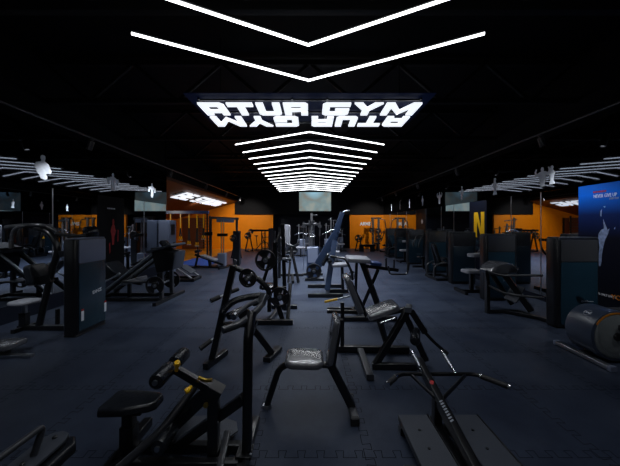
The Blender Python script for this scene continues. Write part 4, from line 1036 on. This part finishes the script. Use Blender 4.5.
# ------------------------------------------------------------------ elliptical trainer at the right edge
o = thing('elliptical_trainer', 'dark elliptical trainer with orange edged drum, right edge of photo', 'exercise machine', (3.9, 3.65, 0))
st = P('stabiliser', M['steel'], o, lambda b: b.bar((3.49, 3.30, .035), (3.49, 4.0, .035), .075, .05), 'bright steel stabiliser')
P('end_cap', M['cabinet'], st, lambda b: b.bar((3.49, 3.26, .034), (3.49, 3.302, .034), .08, .06)); P('end_cap', M['cabinet'], st, lambda b: b.bar((3.49, 3.998, .034), (3.49, 4.03, .034), .08, .06))
CX, CZ, RR = 3.74, .335, .31
def drumprof(y0, y1, r): return [(r*.90, 0), (r*.985, .012), (r, .035), (r, y1-y0-.035), (r*.985, y1-y0-.012), (r*.90, y1-y0)]
dr_ = P('flywheel_drum', M['drum'], o, lambda b: b.lathe(drumprof(3.46, 3.84, RR), (CX, 3.46, CZ), (0, 1, 0), 48))
P('side_disc', M['drumface'], dr_, lambda b: b.lathe([(.001, 0), (RR*.80, 0), (RR*.88, .012), (RR*.91, .03), (.001, .03)], (CX, 3.455, CZ), (0, 1, 0), 48))
P('side_disc', M['drumface'], dr_, lambda b: b.lathe([(.001, 0), (RR*.91, 0), (RR*.88, .018), (RR*.80, .03), (.001, .03)], (CX, 3.815, CZ), (0, 1, 0), 48))
n = V((0, 1, 0)).orthogonal().normalized(); b_ = V((0, 1, 0)).cross(n)
def arc(a0, a1, r0, r1, y, t):
    b = MB(); S = 20; rings = []
    for k in range(S + 1):
        a = R(a0 + (a1 - a0) * k / S); e = V((math.cos(a), 0, math.sin(a)))
        rings.append([V((CX, y, CZ)) + e*r0, V((CX, y, CZ)) + e*r1, V((CX, y - t, CZ)) + e*r1, V((CX, y - t, CZ)) + e*r0])
    return b.loft(rings)
part('orange_arc', arc(35, 150, RR*.885, RR*.945, 3.463, .006), M['orangeplastic'], dr_, 'orange trim arc')
part('crease', arc(165, 262, RR*.70, RR*.715, 3.456, .002), M['steel'], dr_)
part('hub', MB().lathe([(.001, 0), (.045, 0), (.05, .012), (.05, .03), (.001, .03)], (CX, 3.43, CZ), (0, 1, 0), 20), M['grip'], dr_)
a = R(128); e = V((math.cos(a), 0, math.sin(a))); tg = V((0, 0, 1)) - e * e.z
em = thing_label = P('emblem', M['dimwhite'], dr_, lambda b: b.lathe([(.040, 0), (.046, 0), (.046, .003), (.040, .003)], V((CX, 3.63, CZ)) + e * (RR - .001), e, 28), 'pale round emblem')
U_ = V((0, -1, 0)); W_ = U_.cross(e) * -1
W_ = e.cross(U_)
text('DHZ', .042, V((CX, 3.675, CZ)) + e * (RR + .002) - W_ * .014, U_, W_, M['white'], 'logo', dr_, 1.05)
P('housing', M['drum'], o, lambda b: b.extr([(-.05, -.28), (.95, -.22), (1.0, -.05), (.6, .08), (.2, .26), (-.02, .28)], (CX, 3.80, CZ), (1, 0, 0), (0, 0, 1), .30, .03))
for y in (3.42, 3.88):
    pd = P('pedal_rail', M['grey'], o, lambda b: b.bar((CX, y, CZ + .12 * (1 if y < 3.6 else -1)), (CX + 1.0, y, CZ + .12), .05, .06))
    P('pedal', M['grip'], pd, lambda b: b.bar((CX + .38, y, CZ + .20), (CX + .74, y, CZ + .20), .14, .04))
    h = P('swing_handle', M['grey'], o, lambda b: b.tube([(CX + 1.0, y, CZ + .12), (CX + 1.0, y, .95), (CX + .88, y, 1.35), (CX + .7, y, 1.5)], .02, 10, .1))
P('mast', M['drum'], o, lambda b: b.bar((CX + .96, 3.65, .1), (CX + 1.04, 3.65, 1.3), .10, .12))
P('console', M['drum'], o, lambda b: b.pad((CX + .99, 3.65, 1.38), (0, -1, 0), (.4, 0, 1), .30, .22, .05, .04))
P('rear_stabiliser', M['steel'], o, lambda b: b.bar((CX + 1.02, 3.34, .035), (CX + 1.02, 3.96, .035), .07, .05)); P('base_rail', M['frame'], o, lambda b: b.bar((3.49, 3.65, .05), (CX + 1.02, 3.65, .05), .09, .05))

# ------------------------------------------------------------------ low bench end at the left edge
o = thing('low_flat_bench', 'low grey bench end with thin steel floor bar, left edge of photo', 'bench', (-4.1, 3.7, 0))
P('floor_bar', M['steel'], o, lambda b: b.bar((-4.30, 3.64, .02), (-3.58, 3.64, .02), .06, .04), 'bright steel floor bar')
P('bench_pad', M['wrap'], o, lambda b: b.pad((-4.20, 3.72, .12), (1, 0, .05), (0, 1, 0), .72, .30, .07, .06))
P('pad_support', M['frame'], o, lambda b: (b.bar((-4.0, 3.70, .02), (-4.0, 3.70, .10), .08, .08), b.bar((-4.42, 3.70, .0), (-4.42, 3.70, .10), .08, .08)))

# ------------------------------------------------------------------ leg press on the left
o = thing('leg_press_sled', 'black plate loaded leg press with slanting rails, left by the mirrors', 'gym machine', (-3.9, 6.5, 0))
P('foot_bar', M['frame'], o, lambda b: b.bar((-3.27, 5.90, .035), (-3.21, 7.12, .035), .08, .07))
P('foot_bar', M['frame'], o, lambda b: b.bar((-4.78, 6.10, .04), (-4.78, 7.0, .04), .08, .08))
for y in (6.32, 6.78):
    P('base_beam', M['frame'], o, lambda b: b.bar((-4.78, y, .04), (-3.24, y, .04), .06, .07))
    P('guide_rail', M['steel'], o, lambda b: b.cyl((-4.72, y, .14), (-3.44, y, 1.14), .028), 'bright guide rail')
    P('rail_beam', M['frame'], o, lambda b: b.bar((-4.70, y, .08), (-3.36, y, 1.12), .05, .05))
P('upright', M['grey'], o, lambda b: b.bar((-3.34, 6.32, .05), (-3.36, 6.36, 1.20), .08, .08))
P('upright', M['grey'], o, lambda b: b.bar((-3.34, 6.80, .05), (-3.36, 6.78, 1.20), .08, .08))
P('foot_platform', M['deck'], o, lambda b: b.pad((-3.34, 6.55, 1.18), (0, 1, 0), (.85, 0, .25), .72, .60, .05, .03, .01))
P('carriage', M['frame'], o, lambda b: b.extr([(-.16, -.30), (.2, -.22), (.26, .18), (-.30, .26)], (-3.28, 6.84, .92), (1, 0, 0), (0, 0, 1), .55, .03))
P('backrest', M['vinyl'], o, lambda b: b.pad((-4.42, 6.55, .62), (0, 1, 0), (-.75, 0, .7), .46, .62, .09, .07))
P('seat', M['greyvinyl'], o, lambda b: b.pad((-4.08, 6.55, .42), (1, 0, .25), (0, 1, 0), .38, .46, .09, .07))
P('seat_frame', M['frame'], o, lambda b: b.bar((-4.62, 6.55, .46), (-3.92, 6.55, .34), .08, .06)); P('seat_leg', M['frame'], o, lambda b: b.bar((-4.2, 6.55, .04), (-4.2, 6.55, .40), .07, .07))
P('loading_peg', M['steel'], o, lambda b: b.cyl((-3.40, 6.12, .37), (-3.40, 7.0, .37), .024))
for y in (6.22, 6.88):
    h = P('release_handle', M['steel'], o, lambda b: b.tube([(-4.62, y, .42), (-4.42, y, .50), (-4.20, y, .64)], .018, 10, .05))
P('cross_tube', M['grey'], o, lambda b: b.cyl((-4.16, 6.26, .45), (-3.42, 6.30, .42), .028))
plate((-3.42, 6.20, .37), (0, 1, 0), .205, 'large black plate at foot of the left leg press', G)
plate((-3.41, 6.92, .37), (0, 1, 0), .205, 'large black plate on the far side of left leg press', G)

# ------------------------------------------------------------------ hack squat beyond it
o = thing('hack_squat_machine', 'low sled machine with bright slanting rails, behind the left leg press', 'gym machine', (-4.1, 8.7, 0))
for y in (8.50, 9.0):
    P('slide_rail', M['steel'], o, lambda b: b.cyl((-4.62, y + .08, .76), (-3.58, y, .09), .03), 'bright slide rail')
    P('side_beam', M['frame'], o, lambda b: b.bar((-4.72, y, .04), (-3.50, y, .04), .06, .08))
    P('rear_post', M['frame'], o, lambda b: b.bar((-4.62, y + .08, .04), (-4.62, y + .08, .80), .07, .07))
P('cross_bar', M['frame'], o, lambda b: b.bar((-4.62, 8.48, .80), (-4.62, 9.16, .80), .07, .07)); P('cross_bar', M['frame'], o, lambda b: b.bar((-3.54, 8.45, .05), (-3.54, 9.05, .05), .08, .08))
P('back_pad', M['vinyl'], o, lambda b: b.pad((-4.40, 8.78, .98), (0, 1, 0), (-.7, 0, .75), .40, .62, .09, .06))
P('pad_frame', M['frame'], o, lambda b: b.bar((-4.20, 8.78, .58), (-4.56, 8.78, 1.02), .06, .08))
P('foot_platform', M['deck'], o, lambda b: b.pad((-3.80, 8.76, .34), (0, 1, 0), (.75, 0, -.48), .44, .40, .03, .02, .008), 'pale foot platform')

# grey double-door cabinet standing at the end of the mirrors
o = thing('locker_cabinet', 'narrow grey metal cabinet against the far end of the left mirrors', 'cabinet', (-5.05, 9.95, 0))
P('cabinet_body', M['cabinet'], o, lambda b: b.box((-5.236, 9.715, .0), (-4.87, 10.22, 1.87), .01))
d = P('door', M['cabinet'], o, lambda b: b.box((-5.225, 9.692, .08), (-4.882, 9.713, 1.84), .005))
P('door_handle', M['steel'], d, lambda b: b.bar((-4.91, 9.684, .95), (-4.91, 9.684, 1.10), .014, .014))
P('side_panel', M['cabinet'], o, lambda b: b.box((-4.869, 9.74, .08), (-4.862, 10.19, 1.84), .002))
P('side_notice', M['trim'], o, lambda b: b.box((-4.861, 9.82, 1.36), (-4.855, 10.10, 1.72), .002), 'dark notice on the side')
P('side_notice', M['trim'], o, lambda b: b.box((-4.861, 9.98, .98), (-4.855, 10.10, 1.10), .002))

# ------------------------------------------------------------------ recess: blue turf, low bench, cable station, straps, wall bars
o = solo('turf_strip', (lambda b: b.box((-5.9, 11.75, .0), (-4.32, 14.4, .018)))(MB()), M['bluemat'], 'blue turf strip on the floor at the mouth of the left recess', 'mat', (-4.9, 12.6, 0))
o = thing('roman_bench', 'low black bench with pale struts, before the blue turf strip', 'bench', (-3.9, 11.30, 0))
P('main_beam', M['frame'], o, lambda b: b.bar((-4.620, 11.30, .52), (-3.45, 11.10, .14), .08, .08))
P('front_leg', M['frame'], o, lambda b: b.bar((-3.52, 10.80, .03), (-3.30, 11.40, .03), .07, .06)); P('rear_foot', M['frame'], o, lambda b: b.bar((-4.622, 11.00, .03), (-4.622, 11.65, .03), .07, .06))
P('rear_post', M['frame'], o, lambda b: b.bar((-4.622, 11.32, .03), (-4.5, 11.30, .56), .07, .07)); P('mid_leg', M['frame'], o, lambda b: b.bar((-4.0, 11.18, .03), (-4.05, 11.20, .32), .06, .06)); P('lower_beam', M['frame'], o, lambda b: b.bar((-4.622, 11.32, .04), (-3.42, 11.10, .04), .06, .06))
P('bench_pad', M['greyvinyl'], o, lambda b: b.pad((-4.02, 11.20, .40), (1, -.15, -.30), (.15, 1, 0), .62, .32, .08, .06))
P('roller_pad', M['vinyl'], o, lambda b: b.roller((-4.5, 11.05, .66), (-4.5, 11.55, .66), .06)); P('roller_stem', M['frame'], o, lambda b: b.bar((-4.5, 11.30, .5), (-4.5, 11.30, .66), .05, .05))

o = thing('cable_station', 'black twin cable station with dark stack boxes before the orange recess', 'gym machine', (-3.7, 11.5, 0))
for x, y in ((-4.08, 11.5), (-3.12, 11.9)):
    P('upright', M['grey'], o, lambda b: b.bar((x, y, .03), (x, y, 2.02), .08, .08))
P('mid_upright', M['steel'], o, lambda b: (b.cyl((-3.66, 11.56, .5), (-3.66, 11.56, 1.9), .02), b.cyl((-3.57, 11.56, .5), (-3.57, 11.56, 1.9), .02)), 'pale guide rods')
P('top_beam', M['grey'], o, lambda b: b.bar((-4.15, 11.48, 2.0), (-3.05, 11.92, 1.96), .10, .10))
P('top_sign_plate', M['cabinet'], o, lambda b: b.bar((-3.85, 11.53, 1.90), (-3.2, 11.78, 1.88), .03, .16))
P('stack_box', M['cabinet'], o, lambda b: b.box((-3.78, 11.42, .03), (-3.46, 11.66, .56), .02)); P('stack_box', M['trim'], o, lambda b: b.box((-3.26, 11.78, .03), (-2.98, 12.02, 1.45), .02))
P('base_beam', M['frame'], o, lambda b: b.bar((-4.15, 11.46, .03), (-3.0, 11.94, .03), .09, .06))
for z in (1.35, 1.30): P('pulley_carriage', M['frame'], o, lambda b: (b.bar((-4.28, 11.46, z), (-4.0, 11.46, z), .10, .14),) if z > 1.32 else (b.bar((-3.80, 11.5, z), (-3.4, 11.5, z), .09, .12),))
P('cable', M['steel'], o, lambda b: b.cyl((-4.2, 11.4, 1.3), (-4.2, 11.4, .5), .006, 6))
plate((-3.22, 11.72, 1.15), (0, 1, .1), .15, 'dark round plate on the right post of cable station', G)

def strap(x, y, z1, label, long=True):
    o = thing('suspension_strap', label, 'suspension strap', (x, y, 2.28), 'yellow suspension straps in the left recess')
    P('upper_webbing', M['yellow'], o, lambda b: b.bar((x, y, 2.28), (x, y, 1.52), .05, .008, .001), 'yellow webbing')
    P('lower_webbing', M['grip'], o, lambda b: (b.bar((x, y, 1.54), (x - .05, y, z1 + .25), .06, .01, .001), b.bar((x, y, 1.54), (x + .05, y, z1 + .25), .06, .01, .001)))
    for s in (-1, 1):
        h = P('foot_cradle', M['yellow'], o, lambda b: b.tube([(x + s*.05, y, z1 + .26), (x + s*.05 - .05, y, z1 + .06), (x + s*.05 + .05, y, z1 + .06), (x + s*.05, y, z1 + .26)], .012, 8, .02))
        P('grip', M['dimwhite'], h, lambda b: b.cyl((x + s*.05 - .06, y, z1 + .05), (x + s*.05 + .06, y, z1 + .05), .02))
for i, (px, l, z) in enumerate(((170.5, 'leftmost', .7), (180.5, 'second from left', .85), (189, 'middle', .62), (197, 'second from right', .55), (203.5, 'rightmost', .9))):
    D = 14.8; strap((px - VX) / F * D, D, z, l + ' of five yellow suspension straps in the orange recess')
o = thing('strap_rig', 'blue overhead beam carrying the yellow straps in the recess', 'rig', (-6.6, 14.8, 2.32))
P('beam', M['bluevinyl'], o, lambda b: b.bar((-7.9, 14.8, 2.365), (-5.35, 14.8, 2.365), .14, .16))
for x, y in ((-7.85, 14.8), (-5.42, 14.8)): P('post', M['frame'], o, lambda b: b.bar((x, y, 0), (x, y, 2.30), .08, .08))
def wall_bars(x0, x1, y, label):
    o = thing('wall_bars', label, 'wall bars', ((x0 + x1) / 2, y, 0), 'wall bars in the left recess')
    for x in (x0, x1): P('side_rail', M['frame'], o, lambda b: b.bar((x, y, 0), (x, y, 2.3), .10, .06))
    for k in range(11): P('rung', M['grey'], o, lambda b: b.cyl((x0, y, .25 + k * .19), (x1, y, .25 + k * .19), .02, 8))
wall_bars(-7.45, -6.65, 18.6, 'black wall bars ladder with open rungs in the orange recess')
P_ = P
o = thing('board_panel', 'brown wooden board leaning at the back wall of the recess', 'board', (-8.4, 20.2, 0))
P('board', M['soffit'], o, lambda b: b.box((-9.2, 20.2, .02), (-7.7, 20.28, 2.2), .01)); P('edge_strip', M['frame'], o, lambda b: b.box((-7.7, 20.19, .02), (-7.62, 20.29, 2.22), .004))

# ------------------------------------------------------------------ stands and racks along the far left
def plate_tree(x, y, h, label):
    o = thing('plate_stand', label, 'plate stand', (x, y, 0), 'plate stands along the far left')
    P('a_frame', M['frame'], o, lambda b: (b.bar((x - .24, y, .03), (x, y, h), .07, .07), b.bar((x + .24, y, .03), (x, y, h), .07, .07), b.bar((x - .28, y, .03), (x + .28, y, .03), .07, .06)))
    P('depth_foot', M['frame'], o, lambda b: b.bar((x, y - .3, .03), (x, y + .4, .03), .07, .06))
    P('peg', M['steel'], o, lambda b: (b.cyl((x - .05, y - .22, h * .78), (x - .05, y + .1, h * .78), .02), b.cyl((x + .12, y - .2, h * .98), (x + .12, y + .1, h * .98), .02)))
    return o
plate_tree(-3.85, 14.6, 1.22, 'black plate stand beside cable station, nearest of the far left stands')
plate((-3.88, 14.46, 1.02), (0, 1, 0), .19, 'plate on the stand beside cable station', G); plate((-3.73, 14.5, 1.22), (0, 1, 0), .13, 'smaller plate on the stand beside cable station', G)
plate_tree(-4.0, 18.3, 1.25, 'black plate stand before the far left orange wall')
plate((-4.05, 18.16, 1.0), (0, 1, 0), .22, 'left plate on the stand before the orange wall', G); plate((-3.88, 18.2, 1.26), (0, 1, 0), .18, 'right plate on the stand before the orange wall', G)
def bike(x, y, label):
    o = thing('exercise_bike', label, 'exercise bike', (x, y, 0))
    P('flywheel', M['plate'], o, lambda b: b.lathe([(.20, -.02), (.24, -.02), (.24, .02), (.20, .02)], (x + .28, y, .34), (0, 1, 0), 28)); P('wheel_web', M['steel'], o, lambda b: [b.bar((x + .28 + .2*math.cos(a), y, .34 + .2*math.sin(a)), (x + .28 - .2*math.cos(a), y, .34 - .2*math.sin(a)), .02, .02) for a in (0, 1.05, 2.1)])
    P('frame_tube', M['frame'], o, lambda b: (b.bar((x + .28, y, .34), (x + .08, y, 1.1), .05, .06), b.bar((x - .34, y, .05), (x + .2, y, .7), .05, .06), b.bar((x - .25, y, .3), (x - .3, y, .95), .05, .05)))
    P('foot', M['frame'], o, lambda b: (b.bar((x - .36, y - .22, .03), (x - .36, y + .22, .03), .06, .06), b.bar((x + .5, y - .22, .03), (x + .5, y + .22, .03), .06, .06), b.bar((x - .36, y, .04), (x + .5, y, .04), .06, .06)))
    P('saddle', M['vinyl'], o, lambda b: b.pad((x - .3, y, .98), (1, 0, 0), (0, 1, 0), .26, .18, .06, .08)); P('handlebar', M['grey'], o, lambda b: b.tube([(x + .3, y - .2, 1.16), (x + .08, y - .2, 1.12), (x + .08, y + .2, 1.12), (x + .3, y + .2, 1.16)], .018, 8, .06))
bike(-3.35, 18.9, 'dark exercise bike with spoked wheel before the far left orange wall')
o = thing('dumbbell_rack', 'dark rack with thick top beam beside the far left orange wall', 'rack', (-2.9, 17.6, 0))
P('top_beam', M['frame'], o, lambda b: b.bar((-3.70, 17.6, 1.36), (-2.30, 17.6, 1.36), .16, .12))
for x in (-3.06, -2.86): P('post', M['frame'], o, lambda b: b.bar((x, 17.6, .0), (x, 17.6, 1.32), .07, .07))
P('side_panel', M['trim'], o, lambda b: b.box((-2.62, 17.4, .0), (-2.34, 17.8, 1.5), .02)); P('shelf', M['frame'], o, lambda b: [b.bar((-3.06, 17.6, z), (-2.5, 17.6, z), .3, .04) for z in (.25, .6, .95)])
P('base_foot', M['frame'], o, lambda b: b.bar((-3.1, 17.6, .03), (-2.4, 17.6, .03), .5, .05))

# ------------------------------------------------------------------ far right: multi gym, plate stand, flat bench
o = thing('multi_gym', 'tall dark multi gym with round weights before the ARMS lettering', 'gym machine', (4.5, 19.1, 0))
for x in (4.18, 4.56): P('column', M['grey'], o, lambda b: b.bar((x, 19.1, .03), (x, 19.1, 2.16), .13, .12))
P('top_beam', M['frame'], o, lambda b: b.bar((4.05, 19.1, 2.16), (4.75, 19.1, 2.16), .10, .10)); P('side_arm', M['frame'], o, lambda b: b.tube([(4.62, 19.1, 2.14), (4.95, 19.0, 2.05), (5.05, 19.0, 1.4)], .03, 8, .1))
P('side_arm', M['frame'], o, lambda b: b.tube([(4.12, 19.1, 2.12), (3.98, 18.8, 1.9), (3.96, 18.8, 1.5)], .03, 8, .1))
P('base_foot', M['frame'], o, lambda b: (b.bar((4.05, 18.85, .03), (4.7, 18.85, .03), .07, .06), b.bar((4.37, 18.6, .03), (4.37, 19.4, .03), .07, .06)))
P('seat', M['vinyl'], o, lambda b: b.pad((4.36, 18.7, .50), (1, 0, 0), (0, 1, 0), .4, .4, .08, .08)); P('seat_post', M['frame'], o, lambda b: b.bar((4.36, 18.7, .05), (4.36, 18.7, .47), .08, .08))
plate((4.06, 18.96, 1.34), (0, 1, 0), .18, 'left upper round weight on the far right multi gym', G); plate((4.50, 18.96, 1.30), (0, 1, 0), .18, 'right upper round weight on the far right multi gym', G)
plate((4.56, 18.96, .80), (0, 1, 0), .24, 'lower round weight on the far right multi gym', G)
P('weight_peg', M['steel'], o, lambda b: [b.cyl((x, 18.9, z), (x, 19.1, z), .02) for x, z in ((4.06, 1.34), (4.5, 1.3), (4.56, .8))])
plate_tree(3.15, 18.6, 1.0, 'black plate stand before the far right orange wall')['group'] = 'plate stands by the orange walls'
plate((3.10, 18.44, .84), (0, 1, 0), .24, 'plate on the stand before the far right orange wall', G)
o = thing('flat_bench', 'low black flat bench before the far right orange wall', 'bench', (3.6, 18.1, 0))
P('bench_pad', M['vinyl'], o, lambda b: b.pad((3.60, 18.1, .42), (1, 0, 0), (0, 1, 0), 1.0, .3, .09, .06)); P('leg', M['frame'], o, lambda b: b.bar((3.22, 18.1, .0), (3.22, 18.1, .38), .3, .06)); P('leg', M['frame'], o, lambda b: b.bar((3.92, 18.1, .0), (3.92, 18.1, .38), .3, .06)); P('centre_beam', M['frame'], o, lambda b: b.bar((3.22, 18.1, .34), (3.92, 18.1, .34), .06, .06))

# ------------------------------------------------------------------ machines in the far niche
def niche_machine(x, y, label, tall=1.9, pads=True):
    o = thing('cable_machine', label, 'gym machine', (x, y, 0), 'machines before the dark far niche')
    P('column', M['steel'], o, lambda b: (b.bar((x - .12, y, .03), (x - .12, y, tall), .06, .06), b.bar((x + .14, y + .1, .03), (x + .14, y + .1, tall * .86), .06, .06)), 'pale column')
    P('stack_box', M['cabinet'], o, lambda b: b.box((x - .2, y + .16, .03), (x + .22, y + .4, .9), .02))
    P('top_bar', M['grey'], o, lambda b: b.bar((x - .24, y, tall - .1), (x + .26, y + .1, tall - .16), .05, .05))
    P('base_foot', M['frame'], o, lambda b: (b.bar((x - .4, y - .1, .03), (x + .4, y - .1, .03), .07, .06), b.bar((x, y - .5, .03), (x, y + .3, .03), .07, .06)))
    P('seat', M['greyvinyl'], o, lambda b: b.pad((x, y - .35, .48), (1, 0, 0), (0, 1, 0), .5, .36, .09, .06)); P('seat_post', M['frame'], o, lambda b: b.bar((x, y - .35, .05), (x, y - .35, .44), .08, .08))
    P('pull_bar', M['chrome'], o, lambda b: b.tube([(x - .34, y - .1, tall * .66), (x - .1, y - .1, tall * .72), (x + .1, y - .1, tall * .72), (x + .34, y - .1, tall * .66)], .016, 8, .05)); P('cable', M['steel'], o, lambda b: b.cyl((x, y - .1, tall * .72), (x, y - .02, tall - .12), .006, 6))
    return o
niche_machine(1.05, 13.2, 'pale cable column right behind the slate blue lever machine', 2.05)
niche_machine(.98, 16.0, 'dim cable machine behind the first pale column, right of centre', 1.8)
niche_machine(-.55, 15.6, 'dim cable machine left of the central tower, before the niche', 1.75)
niche_machine(-1.75, 18.4, 'dim cable machine near the left edge of the dark niche', 1.6)
niche_machine(-.2, 18.8, 'dim cable machine in the middle of the dark niche', 1.6)
niche_machine(1.9, 18.4, 'dim cable machine near the right edge of the dark niche', 1.6)

# lamps inside the track heads, aimed down and outwards at the rows of machines
for i, (x, y) in enumerate([(-4.53, y) for y in (2.7, 5.85, 9.2, 12.3, 15.3, 18.2)] + [(4.53, y) for y in (2.6, 5.6, 8.84, 12.1, 15.2, 18.2)]):
    sg_ = -1 if x < 0 else 1
    spot('track_lamp', (x + sg_ * .07, y, 3.22), (x + sg_ * .75, y + (.8 if y < 3 else 0), 1.6), 90 if y < 3 else 60, 100, (.9, .95, 1), .9, .03)  # the added near pair shines stronger and leans forward
